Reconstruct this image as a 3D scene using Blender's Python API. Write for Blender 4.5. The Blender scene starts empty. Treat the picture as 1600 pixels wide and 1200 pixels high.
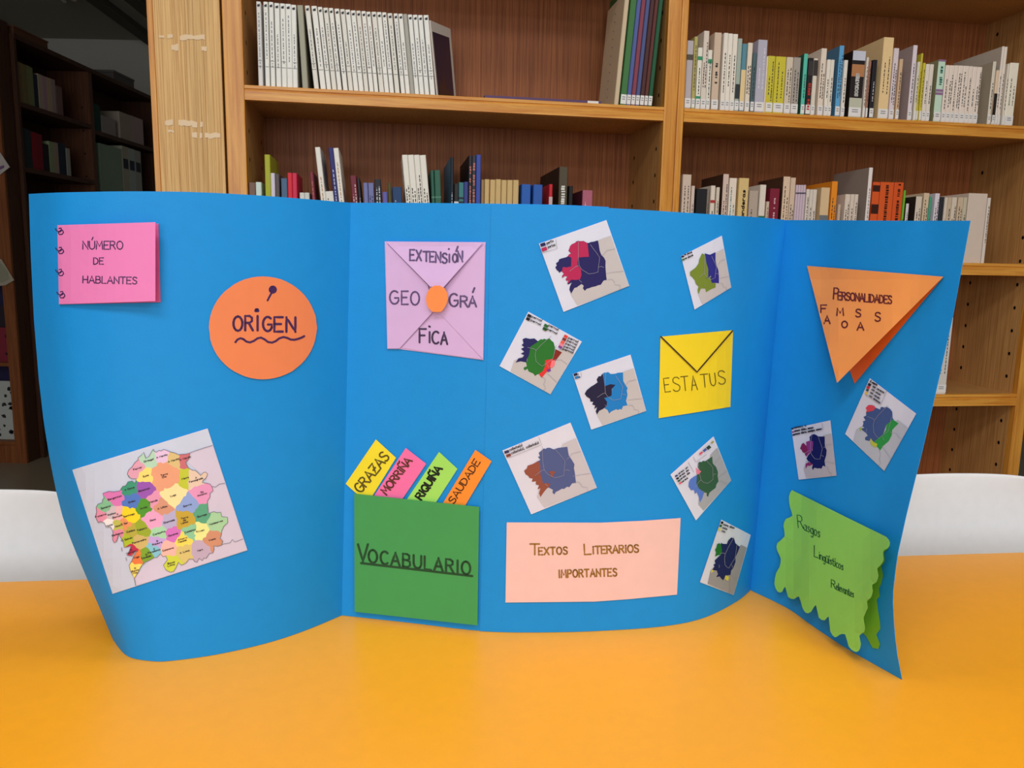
import bpy, bmesh, math, random
from mathutils import Vector, Matrix
from mathutils.bvhtree import BVHTree
from mathutils.geometry import delaunay_2d_cdt

random.seed(7)
SC = bpy.context.scene
COL = SC.collection
# ------------------------------------------------------------------ camera
FPX, PITCH, ROLL = 1216.4, .1543, .01975
CAM = Vector((0, 0, 1.16))
TZ = 0.74
_c, _s = math.cos(PITCH), math.sin(PITCH)
_R = Vector((1, 0, 0)); _F = Vector((0, _c, -_s)); _U = Vector((0, _s, _c))
CR = _R*math.cos(ROLL) + _U*math.sin(ROLL)
CU = _U*math.cos(ROLL) - _R*math.sin(ROLL)
cam = bpy.data.cameras.new('camera'); co = bpy.data.objects.new('camera', cam); COL.objects.link(co)
cam.sensor_width = 36; cam.lens = 36*FPX/1600; cam.clip_start = .02; cam.clip_end = 60
m = Matrix((CR, CU, -_F)).transposed().to_4x4(); m.translation = CAM
co.matrix_world = m
SC.camera = co
# ------------------------------------------------------------------ light
SC.view_settings.view_transform = 'Standard'
SC.view_settings.look = 'None'
SC.view_settings.gamma = 1
SC.view_settings.use_curve_mapping = False
SC.view_settings.exposure = -0.09
w = bpy.data.worlds.new('world'); SC.world = w; w.use_nodes = True
w.node_tree.nodes['Background'].inputs[0].default_value = (.75, .8, .9, 1)
w.node_tree.nodes['Background'].inputs[1].default_value = .05

def area(loc, size, sy, power, col, target=None):
    l = bpy.data.lights.new('unseen_area_light', 'AREA'); l.shape = 'RECTANGLE'; l.size = size; l.size_y = sy  # serves the overhead ceiling panels and the added lights alike
    l.energy = power; l.color = col
    o = bpy.data.objects.new('unseen_area_light', l); COL.objects.link(o); o.location = loc
    if target: o.rotation_euler = (Vector(target)-Vector(loc)).to_track_quat('-Z', 'Y').to_euler()
    return o
area((-.5, -.6, 2.85), 1.2, .6, 32, (1, .985, .965))
area((1.3, -.7, 2.85), 1.2, .6, 24, (1, .985, .965))
area((-.6, -2.3, 2.85), 1.6, .6, 30, (1, .985, .965))
area((1.6, -2.3, 2.85), 1.6, .6, 25, (1, .985, .965))
area((.3, .75, 2.85), 1.8, .3, 12, (1, .985, .965))  # lamp added near the bookcase to lift the dim book fronts
area((-.4, -3.9, 1.7), 3.5, 1.6, 82, (.9, .95, 1), (0, 0, 1.1))      # unseen cool light behind the camera, strengthened to brighten the books

# ------------------------------------------------------------------ helpers
def lin(c):
    return tuple(((v/255)/12.92 if v/255 <= .04045 else ((v/255+.055)/1.055)**2.4) for v in c)
MATS = {}
def mat(col, rough=.6, spec=.3, key=None, metal=0, bump=0):
    k = key or (tuple(col), rough, spec, metal, bump)
    if k in MATS: return MATS[k]
    m = bpy.data.materials.new('paint_%d_%d_%d' % tuple(col)); m.use_nodes = True
    nt = m.node_tree; b = nt.nodes['Principled BSDF']
    b.inputs['Roughness'].default_value = rough; b.inputs['Specular IOR Level'].default_value = spec
    b.inputs['Metallic'].default_value = metal
    l = lin(col)
    tc = nt.nodes.new('ShaderNodeTexCoord'); n = nt.nodes.new('ShaderNodeTexNoise')
    n.inputs['Scale'].default_value = 60; n.inputs['Detail'].default_value = 3
    r = nt.nodes.new('ShaderNodeValToRGB')
    r.color_ramp.elements[0].position = .3; r.color_ramp.elements[1].position = .7
    r.color_ramp.elements[0].color = tuple(v*.975 for v in l)+(1,); r.color_ramp.elements[1].color = tuple(min(1, v*1.01) for v in l)+(1,)
    nt.links.new(tc.outputs['Object'], n.inputs['Vector']); nt.links.new(n.outputs['Fac'], r.inputs['Fac'])
    nt.links.new(r.outputs['Color'], b.inputs['Base Color'])
    if bump:
        n2 = nt.nodes.new('ShaderNodeTexNoise'); n2.inputs['Scale'].default_value = 900; n2.inputs['Detail'].default_value = 2
        nt.links.new(tc.outputs['Object'], n2.inputs['Vector'])
        bp = nt.nodes.new('ShaderNodeBump'); bp.inputs['Strength'].default_value = bump; bp.inputs['Distance'].default_value = .0004
        nt.links.new(n2.outputs['Fac'], bp.inputs['Height']); nt.links.new(bp.outputs['Normal'], b.inputs['Normal'])
    MATS[k] = m
    return m
def wood(name, a, b_, scale=(45, 45, 1.6), rough=.45, spec=.4, wave=0, lo=.36, hi=.66):
    if name in MATS: return MATS[name]
    m = bpy.data.materials.new(name); m.use_nodes = True; nt = m.node_tree; b = nt.nodes['Principled BSDF']
    b.inputs['Roughness'].default_value = rough; b.inputs['Specular IOR Level'].default_value = spec
    tc = nt.nodes.new('ShaderNodeTexCoord'); mp = nt.nodes.new('ShaderNodeMapping'); mp.inputs['Scale'].default_value = scale
    n = nt.nodes.new('ShaderNodeTexNoise'); n.inputs['Scale'].default_value = 4; n.inputs['Detail'].default_value = 6; n.inputs['Roughness'].default_value = .65
    n.inputs['Distortion'].default_value = wave
    r = nt.nodes.new('ShaderNodeValToRGB'); r.color_ramp.elements[0].position = lo; r.color_ramp.elements[1].position = hi
    r.color_ramp.elements[0].color = lin(a)+(1,); r.color_ramp.elements[1].color = lin(b_)+(1,)
    n3 = nt.nodes.new('ShaderNodeTexNoise'); n3.inputs['Scale'].default_value = 1.2; n3.inputs['Detail'].default_value = 2
    mp3 = nt.nodes.new('ShaderNodeMapping'); mp3.inputs['Scale'].default_value = tuple(v*.15 for v in scale)
    mx = nt.nodes.new('ShaderNodeMix'); mx.data_type = 'RGBA'; mx.blend_type = 'MULTIPLY'; mx.inputs['Factor'].default_value = .3
    r3 = nt.nodes.new('ShaderNodeValToRGB'); r3.color_ramp.elements[0].color = (.6, .6, .6, 1); r3.color_ramp.elements[0].position = .3; r3.color_ramp.elements[1].position = .65
    L = nt.links.new
    L(tc.outputs['Object'], mp.inputs['Vector']); L(mp.outputs['Vector'], n.inputs['Vector']); L(n.outputs['Fac'], r.inputs['Fac'])
    L(tc.outputs['Object'], mp3.inputs['Vector']); L(mp3.outputs['Vector'], n3.inputs['Vector']); L(n3.outputs['Fac'], r3.inputs['Fac'])
    L(r.outputs['Color'], mx.inputs[6]); L(r3.outputs['Color'], mx.inputs[7]); L(mx.outputs[2], b.inputs['Base Color'])
    bp = nt.nodes.new('ShaderNodeBump'); bp.inputs['Strength'].default_value = .15; bp.inputs['Distance'].default_value = .0006
    L(n.outputs['Fac'], bp.inputs['Height']); L(bp.outputs['Normal'], b.inputs['Normal'])
    MATS[name] = m
    return m
VENEER = wood('oak_veneer', (190, 140, 82), (232, 190, 126), (110, 110, 1.0), .5, .3, 0, .36, .58)
PINE = wood('pine_varnish', (196, 120, 34), (234, 168, 70), (22, 22, .9), .35, .5, .6)
PINEH = wood('pine_varnish_lengthwise', (206, 128, 38), (240, 176, 76), (1.1, 22, 22), .35, .5, .6)
BACK = wood('brown_back_veneer', (128, 70, 36), (166, 100, 56), (80, 80, 1.0), .55, .3, 0, .36, .62)
SIDE = wood('side_veneer', (172, 122, 68), (206, 156, 96), (60, 60, 1.2), .5, .3, 0, .36, .62)
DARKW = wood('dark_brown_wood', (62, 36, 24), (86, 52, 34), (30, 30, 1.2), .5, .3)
EDGEW = wood('reddish_wood_edge', (120, 66, 34), (150, 88, 48), (30, 30, 1.2), .5, .3)

def tag(o, label=None, cat=None, group=None, kind=None):
    if label: o['label'] = label
    if cat: o['category'] = cat
    if group: o['group'] = group
    if kind: o['kind'] = kind
    return o
def link(name, me, parent=None):
    o = bpy.data.objects.new(name, me); COL.objects.link(o)
    if parent: o.parent = parent
    return o
def empty(name, loc=(0, 0, 0), rot=(0, 0, 0)):
    o = bpy.data.objects.new(name, None); COL.objects.link(o); o.location = loc; o.rotation_euler = rot
    o.empty_display_size = .05
    return o
def mesh(name, verts, faces, mats, parent=None, fm=None, smooth=False):
    me = bpy.data.meshes.new(name); me.from_pydata([tuple(v) for v in verts], [], faces)
    for mm in (mats if isinstance(mats, (list, tuple)) else [mats]): me.materials.append(mm)
    if fm: me.polygons.foreach_set('material_index', fm)
    if smooth: me.polygons.foreach_set('use_smooth', [True]*len(me.polygons))
    me.update()
    return link(name, me, parent)
def box_data(V, Fc, a, b, T=None):
    n = len(V)
    for z in (a[2], b[2]):
        for y in (a[1], b[1]):
            for x in (a[0], b[0]):
                p = Vector((x, y, z)); V.append(T @ p if T else p)
    Fc += [tuple(n+i for i in f) for f in ((0, 2, 3, 1), (4, 5, 7, 6), (0, 1, 5, 4), (2, 6, 7, 3), (0, 4, 6, 2), (1, 3, 7, 5))]
def boxes(name, lst, mt, parent=None, bevel=0):
    V, Fc = [], []
    for a, b in lst: box_data(V, Fc, a, b)
    me = bpy.data.meshes.new(name); bm = bmesh.new()
    vs = [bm.verts.new(v) for v in V]
    for f in Fc: bm.faces.new([vs[i] for i in f])
    bmesh.ops.recalc_face_normals(bm, faces=bm.faces)
    if bevel:
        bmesh.ops.bevel(bm, geom=list(bm.edges), offset=bevel, segments=2, affect='EDGES', profile=.5, clamp_overlap=True)
    bm.to_mesh(me); bm.free(); me.materials.append(mt)
    return link(name, me, parent)

# --------------------------------------------------- lines of sight (photo pixel -> point on a real plane)
def ray(x, y):
    return _F + CR*((x-800)/FPX) + CU*((600-y)/FPX)
def on_z(x, y, z):
    d = ray(x, y); return CAM + d*((z-CAM.z)/d.z)
def on_y(x, y, Y):
    d = ray(x, y); return CAM + d*(Y/d.y)
def on_x(x, y, X):
    d = ray(x, y); return CAM + d*(X/d.x)
TH = .1587; BD = 1.9
EX = Vector((math.cos(TH), math.sin(TH), 0)); EY = Vector((-math.sin(TH), math.cos(TH), 0))
def bc(x, y, dd=0):           # pixel -> (along, height) on the bookcase front plane moved back by dd
    d = ray(x, y); t = (BD+dd)/d.dot(EY); P = d*t
    return P.dot(EX), P.z+CAM.z
def BW(X, Y, Z):              # bookcase coordinates -> world
    return EX*X + EY*(BD+Y) + Vector((0, 0, Z))
BROOT_LOC = EY*BD

# ================================================================== ROOM
def struct(name, lst, mt):
    return tag(boxes(name, lst, mt), kind='structure')
FLOORM = mat((150, 138, 118), .35, .4)
WALLM = mat((205, 203, 195), .8, .2)
CEILM = mat((170, 168, 158), .9, .1)
struct('floor', [((-6, -4.3, -.1), (5, 7.3, 0))], FLOORM)
ceil = struct('ceiling', [((-6, -4.3, 3.0), (5, 7.3, 3.1))], CEILM)
struct('wall_back', [((-6, 7.1, 0), (5, 7.3, 3))], WALLM)
struct('wall_left', [((-6, -4.3, 0), (-5.8, 7.1, 3))], WALLM)
struct('wall_right', [((4.8, -4.3, 0), (5, 7.1, 3))], WALLM)
struct('wall_front', [((-5.8, -4.3, 0), (4.8, -4.1, 3))], WALLM)
# dark ducts crossing the ceiling
a1 = on_z(150, 0, 2.97); b1 = on_z(233, 62, 2.97)
dv = (b1-a1).normalized(); nv = Vector((dv.y, -dv.x, 0))
for nm, o0, w_ in (('trim_1', 0, .05), ('trim_2', .28, .05), ('trim_3', -1.1, .03)):
    V, Fc = [], []
    A = a1 - dv*2 + nv*o0; B = b1 + dv*1.2 + nv*o0
    for P in (A, B):
        for k in (-w_, w_):
            for z in (2.95, 3.0): V.append(Vector((P.x, P.y, z)) + nv*k)
    Fc = [(0, 1, 3, 2), (4, 6, 7, 5), (0, 2, 6, 4), (1, 5, 7, 3), (0, 4, 5, 1), (2, 3, 7, 6)]
    o = mesh(nm, V, Fc, mat((90, 86, 78), .8, .2)); tag(o, kind='structure')

# ================================================================== BOOKCASES
S = BD/2.1
def sx(v): return v*S
ZS = [.075, .466, .825, 1.184, 1.543, 1.90]
HT = 2.26; DEP = .27
def bookcase(label, x0, x1, lw, rw):
    # x0..x1 clear opening; lw, rw widths of the front stiles
    r = empty('bookcase', BROOT_LOC, (0, 0, TH)); tag(r, label, 'bookcase', 'pine fronted library bookcases')
    for a, b in ((x0-.018, x0), (x1, x1+.018)):
        boxes('side_panel', [((a, .02, 0), (b, DEP, HT))], SIDE, r)
    boxes('stile', [((x0-lw, 0, 0), (x0, .02, HT))], PINE, r, .002)
    boxes('stile', [((x1, 0, 0), (x1+rw, .02, HT))], PINE, r, .002)
    boxes('back_panel', [((x0-.018, DEP, 0), (x1+.018, DEP+.008, HT))], BACK, r)
    boxes('top_panel', [((x0-.018, .0, HT), (x1+.018, DEP, HT+.03))], VENEER, r)
    boxes('plinth', [((x0, .03, 0), (x1, .045, .05))], VENEER, r)
    for z in ZS:
        sh = boxes('shelf', [((x0, .019, z-.024), (x1, DEP-.001, z))], SIDE, r)
        # moulded pine lipping: lower bullnose with a rebate line under the top strip
        V, Fc = [], []
        prof = [(0, -.032), (.0005, -.030), (-.0005, -.012), (.003, -.0095), (.003, -.0085), (0, -.007), (0, -.001), (.001, 0), (.019, 0), (.019, -.032)]
        for X in (x0+.0005, x1-.0005):
            for p in prof: V.append((X, p[0], z+p[1]))
        n = len(prof)
        Fc = [tuple(range(n)), tuple(range(2*n-1, n-1, -1))] + [(i, n+i, n+(i+1) % n, (i+1) % n) for i in range(n)]
        mesh('shelf_edge', V, Fc, PINEH, sh)
    V, Fc = [], []
    for X, sg in ((x0+.0003, 1), (x1-.0003, -1)):
        for Y in (.045, DEP-.045):
            z = .16
            while z < HT-.08:
                if min(abs(z-q+.012) for q in ZS) > .018:
                    n = len(V)
                    V.append((X, Y, z))
                    for k in range(8): V.append((X, Y+.0045*math.cos(k*math.pi/4), z+.0055*math.sin(k*math.pi/4)))
                    Fc += [(n, n+1+k, n+1+(k+1) % 8) for k in range(8)]
                z += .0645
    tag(mesh('peg_hole', V, Fc, mat((22, 14, 10), .9, .1), r), 'dark drilled peg holes', kind='stuff')
    return r
LX0, LX1 = sx(-.351), sx(.737)
RX0, RX1 = sx(.793), sx(1.917)
bookcase('wooden bookcase left of the middle upright, holding the long white series', LX0, LX1, sx(.047), .033)
bookcase('wooden bookcase right of the middle upright, with packed pale paperbacks', RX0, RX1, RX0-LX1-.0335, .036)

# the veneered column left of the bookcases
r = empty('wooden_column', BROOT_LOC, (0, 0, TH)); tag(r, 'wide pale oak column with tape scraps left of the bookcases', 'column')
cx0, cx1 = sx(-.571), sx(-.404)
boxes('side_board', [((cx0+.012, .004, 0), (cx1, .30, HT+.4))], VENEER, r)
boxes('edge_strip', [((cx0, 0, 0), (cx0+.012, .30, HT+.4))], PINE, r, .001)
TAPE = mat((226, 194, 150), .3, .5)
def tape(x0, y0, x1, y1):
    V, Fc = [], []
    n = max(4, int((x1-x0)/4))
    for i in range(n+1):
        x = x0+(x1-x0)*i/n
        for y in (y0+random.uniform(-1.5, 1.5), y1+random.uniform(-1.5, 1.5)):
            X, Z = bc(x, y, .003); V.append((X, .003, Z))
    Fc = [(2*i, 2*i+2, 2*i+3, 2*i+1) for i in range(n) if random.random() > .18]
    mesh('tape_scrap', V, Fc, TAPE, r)
for t in ((248, 55, 270, 60), (281, 55, 320, 62), (264, 69, 279, 79), (312, 72, 323, 79), (258, 188, 300, 196), (300, 190, 325, 199), (296, 208, 344, 216), (262, 203, 272, 206)):
    tape(*t)

# ================================================================== STROKE FONT
def arc(cx, cy, rx, ry, a0, a1, n=8):
    return [(cx+rx*math.cos(math.radians(a0+(a1-a0)*i/n)), cy+ry*math.sin(math.radians(a0+(a1-a0)*i/n))) for i in range(n+1)]
def P(s): return [tuple(float(v) for v in q.split(',')) for q in s.split()]
G = {
 'A': (6, [P('0,0 3,8 6,0'), P('1,2.8 5,2.8')]),
 'B': (5.2, [P('0,0 0,8 3,8 4.4,7.2 4.4,5.2 3,4.3 0,4.3'), P('3,4.3 4.8,3.4 5,1.3 3.4,0 0,0')]),
 'C': (5.2, [arc(3.1, 4, 3, 4, 50, 310, 10)]),
 'D': (5.4, [P('0,0 0,8 2.4,7.8 4.6,6.4 5.3,4 4.6,1.5 2.4,.1 0,0')]),
 'E': (4.8, [P('4.8,8 0,8 0,0 4.8,0'), P('0,4.2 3.8,4.2')]),
 'F': (4.6, [P('4.8,8 0,8 0,0'), P('0,4.2 3.8,4.2')]),
 'G': (5.6, [arc(3.1, 4, 3, 4, 50, 330, 11)+[(5.6, 3.7), (3.3, 3.7)]]),
 'H': (5.2, [P('0,0 0,8'), P('5.2,0 5.2,8'), P('0,4 5.2,4')]),
 'I': (1.2, [P('.6,0 .6,8')]),
 'L': (4.4, [P('0,8 0,0 4.4,0')]),
 'M': (6.4, [P('0,0 .6,8 3.2,3 5.8,8 6.4,0')]),
 'N': (5.2, [P('0,0 0,8 5.2,0 5.2,8')]),
 'O': (6, [arc(3, 4, 3, 4, 90, 450, 14)]),
 'P': (4.8, [P('0,0 0,8 3,8 4.6,7 4.6,5 3,4 0,4')]),
 'Q': (6, [arc(3, 4, 3, 4, 90, 450, 14), P('3.4,2.6 6.2,-.6')]),
 'R': (5.2, [P('0,0 0,8 3,8 4.6,7 4.6,5.2 3,4.2 0,4.2'), P('2.4,4.2 5.2,0')]),
 'S': (4.8, [P('4.6,7 3.4,8 1.5,8 .4,7 .5,5.4 2,4.4 3.6,3.7 4.7,2.6 4.4,.9 3,0 1.2,.1 .1,1.1')]),
 'T': (5.6, [P('0,8 5.6,8'), P('2.8,8 2.8,0')]),
 'U': (5.4, [P('0,8 0,2.6 .8,.8 2.6,0 4.5,.8 5.3,2.6 5.3,8')]),
 'V': (5.6, [P('0,8 2.8,0 5.6,8')]),
 'X': (5.4, [P('0,8 5.4,0'), P('5.4,8 0,0')]),
 'Z': (5, [P('0,8 5,8 0,0 5,0'), P('1,4 4,4')]),
 '|': (1.4, [P('.7,0 .7,5.6'), arc(.7, 7.6, .25, .25, 0, 360, 6)]),     # capital-height i with a dot
 'a': (4, [arc(1.9, 2.4, 1.8, 2.3, 60, 400, 9)+[(3.8, 4.6), (3.8, .6), (4.2, 0)]]),
 'b': (4, [P('0,8 0,0'), arc(1.9, 2.4, 1.9, 2.4, 0, 360, 9)]),
 'c': (3.4, [arc(2, 2.4, 1.9, 2.4, 55, 305, 8)]),
 'd': (4, [arc(1.9, 2.4, 1.8, 2.3, 0, 360, 9), P('3.8,8 3.8,0')]),
 'e': (3.8, [P('.2,2.4 3.7,2.6 3.2,4.3 1.9,4.8 .6,4 .1,2.4 .6,.7 2,0 3.6,.8')]),
 'f': (2.8, [P('2.8,7.6 1.8,8 1,7 1,0'), P('0,4.6 2.6,4.6')]),
 'g': (4, [arc(1.9, 2.4, 1.8, 2.3, 0, 360, 9), P('3.8,4.8 3.8,-1.4 2.8,-2.8 .8,-2.2')]),
 'h': (3.8, [P('0,8 0,0'), P('0,3.4 1.6,4.8 3.4,4.2 3.6,0')]),
 'i': (1.2, [P('.6,0 .6,4.6'), P('.6,6.4 .6,6.8')]),
 'k': (3.6, [P('0,8 0,0'), P('3.2,4.8 0,2 3.6,0')]),
 'l': (1.2, [P('.6,8 .6,0')]),
 'm': (5.6, [P('0,4.8 0,0'), P('0,3.6 1.5,4.8 2.7,4.2 2.8,0'), P('2.8,3.6 4.2,4.8 5.5,4.2 5.6,0')]),
 'n': (3.8, [P('0,4.8 0,0'), P('0,3.4 1.6,4.8 3.4,4.2 3.6,0')]),
 'o': (3.8, [arc(1.9, 2.4, 1.9, 2.4, 0, 360, 9)]),
 'p': (4, [P('0,4.8 0,-3'), arc(1.9, 2.4, 1.9, 2.4, 0, 360, 9)]),
 'q': (4, [arc(1.9, 2.4, 1.9, 2.4, 0, 360, 9), P('3.8,4.8 3.8,-3')]),
 'r': (2.8, [P('0,4.8 0,0'), P('0,3.2 1.2,4.6 2.8,4.8')]),
 's': (3.4, [P('3.2,4.2 1.8,4.8 .5,4 1.7,2.7 3.2,1.6 2.4,.2 .2,.5')]),
 't': (3, [P('1.2,7 1.2,.8 2,0 3,.3'), P('0,4.8 2.8,4.8')]),
 'u': (3.8, [P('0,4.8 .1,1 1.5,0 3,.6 3.7,1.6'), P('3.7,4.8 3.8,0')]),
 'v': (3.6, [P('0,4.8 1.8,0 3.6,4.8')]),
 'x': (3.4, [P('0,4.8 3.4,0'), P('3.4,4.8 0,0')]),
 'z': (3.4, [P('0,4.8 3.4,4.8 0,0 3.4,0')]),
 '(': (1.6, [P('1.6,8.4 .3,6 .3,2 1.6,-.6')]), ')': (1.6, [P('0,8.4 1.3,6 1.3,2 0,-.6')]),
 ',': (1, [P('.7,.4 .3,-1.4')]), '-': (3, [P('0,3 3,3')]), ' ': (3.2, []), '.': (1, [P('.4,0 .6,.3')]),
}
def acc(b, *st):
    w_, s_ = G[b]; return (w_, s_+list(st))
G['Á'] = acc('A', P('2.8,9.4 4.2,11.4')); G['Ó'] = acc('O', P('2.8,9.4 4.2,11.8')); G['Ú'] = acc('U', P('2.4,9.4 3.6,12'))
G['Ñ'] = acc('N', P('.6,9.6 1.8,10.6 3.2,9.8 4.6,10.8')); G['á'] = acc('a', P('1.8,6 3,8')); G['ó'] = acc('o', P('1.8,6 3,8')); G['ú'] = acc('u', P('1.8,6 3,8'))
G['é'] = acc('e', P('1.8,6 3,8')); G['ñ'] = acc('n', P('.4,6 1.4,6.8 2.2,6 3.4,6.8')); G['ü'] = acc('u', P('1,6.2 1,6.6'), P('2.8,6.2 2.8,6.6'))
G['í'] = (1.2, [P('.6,0 .6,4.6'), P('.4,6 1.4,8')])
JIT = [0]
def word(txt, p0, p1, h, slant=0, gap=1.5, jit=0, up=None):
    """polylines (2-D) of txt running from p0 to p1; cap height h (8 units) along up"""
    tot = sum(G[c][0] for c in txt)+gap*(len(txt)-1)
    bx, by = p1[0]-p0[0], p1[1]-p0[1]
    if up is None:
        L = math.hypot(bx, by); up = (by/L, -bx/L)
    out = []; x = 0
    for c in txt:
        w_, st = G[c]; dy = random.uniform(-jit, jit)
        for s_ in st:
            out.append([(p0[0]+bx*((x+q[0])/tot)+up[0]*h*(q[1]+dy)/8+slant*q[1]/8, p0[1]+by*((x+q[0])/tot)+up[1]*h*(q[1]+dy)/8) for q in s_])
        x += w_+gap
    return out
def ribbon2d(lines, hw, step=7, caps=6):
    V, Fc = [], []
    for ln in lines:
        pts = [ln[0]]
        for a, b in zip(ln, ln[1:]):
            n = max(1, int(math.hypot(b[0]-a[0], b[1]-a[1])/step))
            pts += [(a[0]+(b[0]-a[0])*k/n, a[1]+(b[1]-a[1])*k/n) for k in range(1, n+1)]
        nb = len(V); m_ = len(pts)
        if m_ < 2: continue
        for i, p in enumerate(pts):
            a = pts[max(0, i-1)]; b = pts[min(m_-1, i+1)]
            dx, dy = b[0]-a[0], b[1]-a[1]; L = math.hypot(dx, dy) or 1
            nx, ny = -dy/L*hw, dx/L*hw
            V += [(p[0]+nx, p[1]+ny), (p[0]-nx, p[1]-ny)]
        Fc += [(nb+2*i, nb+2*i+1, nb+2*i+3, nb+2*i+2) for i in range(m_-1)]
        if caps:
            for p in [ln[0], ln[-1]] + ln[1:-1]:
                nb = len(V)
                V += [(p[0]+hw*math.cos(k*2*math.pi/caps), p[1]+hw*math.sin(k*2*math.pi/caps)) for k in range(caps)]
                Fc.append(tuple(range(nb, nb+caps)))
    return V, Fc
# ================================================================== BOOKS
ORD = ['first', 'second', 'third', 'fourth', 'fifth', 'sixth', 'seventh', 'eighth', 'ninth', 'tenth', 'eleventh', 'twelfth', 'thirteenth', 'fourteenth', 'fifteenth', 'sixteenth', 'seventeenth', 'eighteenth', 'nineteenth']
TENS = {2: 'twent', 3: 'thirt', 4: 'fort', 5: 'fift', 6: 'sixt'}
def ordinal(n):
    if n <= 19: return ORD[n-1]
    t, u = divmod(n, 10)
    return TENS[t]+'ieth' if u == 0 else TENS[t]+'y-'+ORD[u-1]
PAPER = mat((222, 212, 190), .9, .1)
STICK = mat((232, 230, 228), .6, .3)
def flat_poly(name, V2, F2, mt, T, parent):
    return mesh(name, [T(*v) for v in V2], F2, mt, parent)
def make_book(w_, h, d, col, X, z, Yf, lean, label, group, cat='book', sticker=True, bands=(), title=None, titlecol=(60, 55, 55), cover=None, number=False, seed=0, rough=.5):
    r = random.Random(seed)
    lz = abs(math.sin(lean))*w_/2
    loc = BW(X, Yf, z+lz+.0002)
    t = .0012 if w_ > .006 else w_*.22
    col = tuple(min(250, int(v*1.06)) for v in col)
    mt = mat(col, rough, .3)
    V, Fc = [], []
    x0, x1 = -w_/2, w_/2
    # hinged cover: spine strip with softly rounded corners and two boards
    c = min(.0015, w_*.25)
    outer = [(x0, d), (x0, c), (x0+c, 0), (x1-c, 0), (x1, c), (x1, d)]
    inner = [(x1-t, d), (x1-t, t*1.2), (x0+t, t*1.2), (x0+t, d)]
    pr = outer+inner; n = len(pr)
    for zz in (0, h):
        for p in pr: V.append((p[0], p[1], zz))
    Fc = [(i, (i+1) % n, n+(i+1) % n, n+i) for i in range(n)]
    for o_ in (0, n):
        q = [(0, 1, 8, 9), (1, 2, 3, 4, 7, 8), (4, 5, 6, 7)]
        for f in q: Fc.append(tuple(o_+i for i in (f if o_ else f[::-1])))
    mats = [mt]; fm = None
    if cover:
        mats.append(mat(cover, rough, .3)); fm = [0]*len(Fc); fm[0] = 1; fm[4] = 1
    root = mesh('book', V, Fc, mats, fm=fm)
    root.location = loc; root.rotation_euler = (0, -lean, TH)
    tag(root, label, cat, group)
    boxes('page_block', [((x0+t+.00005, t*1.3, .002), (x1-t-.00005, d-.003, h-.002))], PAPER, root)
    e = .0003
    if sticker and w_ > .004:
        boxes('call_label', [((x0+.0004, -e, .004), (x1-.0004, -.00002, .026))], STICK, root)
        if w_ > .008:
            ln = [[(-w_*.25, zz), (w_*.25, zz)] for zz in (.020, .015, .010)]
            V2, F2 = ribbon2d([ln[0], ln[1]], .0009, 1, 0)
            flat_poly('call_number', V2, F2, mat((120, 118, 125), .7, .2), lambda a, b: (a, -e-.00015, b), root)
    for f0, f1, bc_ in bands:
        boxes('spine_band', [((x0-.0001, -e*.8, h*f0), (x1+.0001, .0006, h*f1))], mat(bc_, .5, .3), root)
    if title != '' and w_ > .0045:
        tcm = mat(titlecol, .6, .2)
        if title:
            txt, f0, f1, fr = title
            if txt == '#':          # bold lettering too blurred to read: solid strokes of uneven width
                V2, F2 = [], []; zz = f0*h
                while zz < f1*h:
                    l_ = r.uniform(.0025, .006); a = -w_*fr*.5*r.uniform(.75, 1.1); b = w_*fr*.5*r.uniform(.75, 1.1); n2 = len(V2)
                    V2 += [(a, zz), (b, zz+r.uniform(-.0006, .0006)), (b, zz+l_), (a, zz+l_)]; F2.append((n2, n2+1, n2+2, n2+3)); zz += l_+r.uniform(.0008, .0025)
                    if r.random() < .12: zz += .008
                flat_poly('title', V2, F2, tcm, lambda a, b: (a, -e-.0002, b), root); txt = None
            else: txt = txt
            L = word(txt or '-', (f0*h, 0), (f1*h, 0), w_*fr)
            L = [[(-(q[1])*-1, q[0]) for q in ln] for ln in L]
            # reading upwards along the spine: advance = z, letter up = -x
            L = [[(w_*fr/2+p[0], p[1]) for p in ln] for ln in L]
            V2, F2 = ribbon2d(L, max(.0006, w_*.05), 1, 5)
        else:   # small print that is unreadable in the photo: broken fine lines
            L = []
            for row in range(1 if w_ < .012 else 2):
                xo = 0 if w_ < .012 else (-.2+.4*row)*w_
                zz = h*r.uniform(.2, .34); end = h*r.uniform(.6, .92)
                while zz < end:
                    l_ = r.uniform(.002, .008); L.append([(xo+r.uniform(-.0003, .0003), zz), (xo, min(end, zz+l_))]); zz += l_+r.uniform(.001, .004)
            V2, F2 = ribbon2d(L, min(.0011, w_*.11), 1, 0)
        if not (title and txt is None): flat_poly('title', V2, F2, tcm, lambda a, b: (a, -e-.0002, b), root)
    if number:
        V2, F2 = ribbon2d([[(-w_*.2, h*.955), (w_*.2, h*.965)], [(-w_*.15, h*.945), (w_*.2, h*.95)]], .0013, 1, 5)
        flat_poly('issue_number', V2, F2, mat((70, 72, 78), .6, .2), lambda a, b: (a, -e-.0002, b), root)
        for hh in (.24, .31)[:1+seed % 2]:
            V2, F2 = ribbon2d([[(-w_*.42, h*hh), (w_*.42, h*hh)]], .0005, 1, 0)
            flat_poly('label_rule', V2, F2, mat((120, 122, 126), .6, .2), lambda a, b: (a, -e-.0002, b), root)
    return root
NB = [0]
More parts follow.
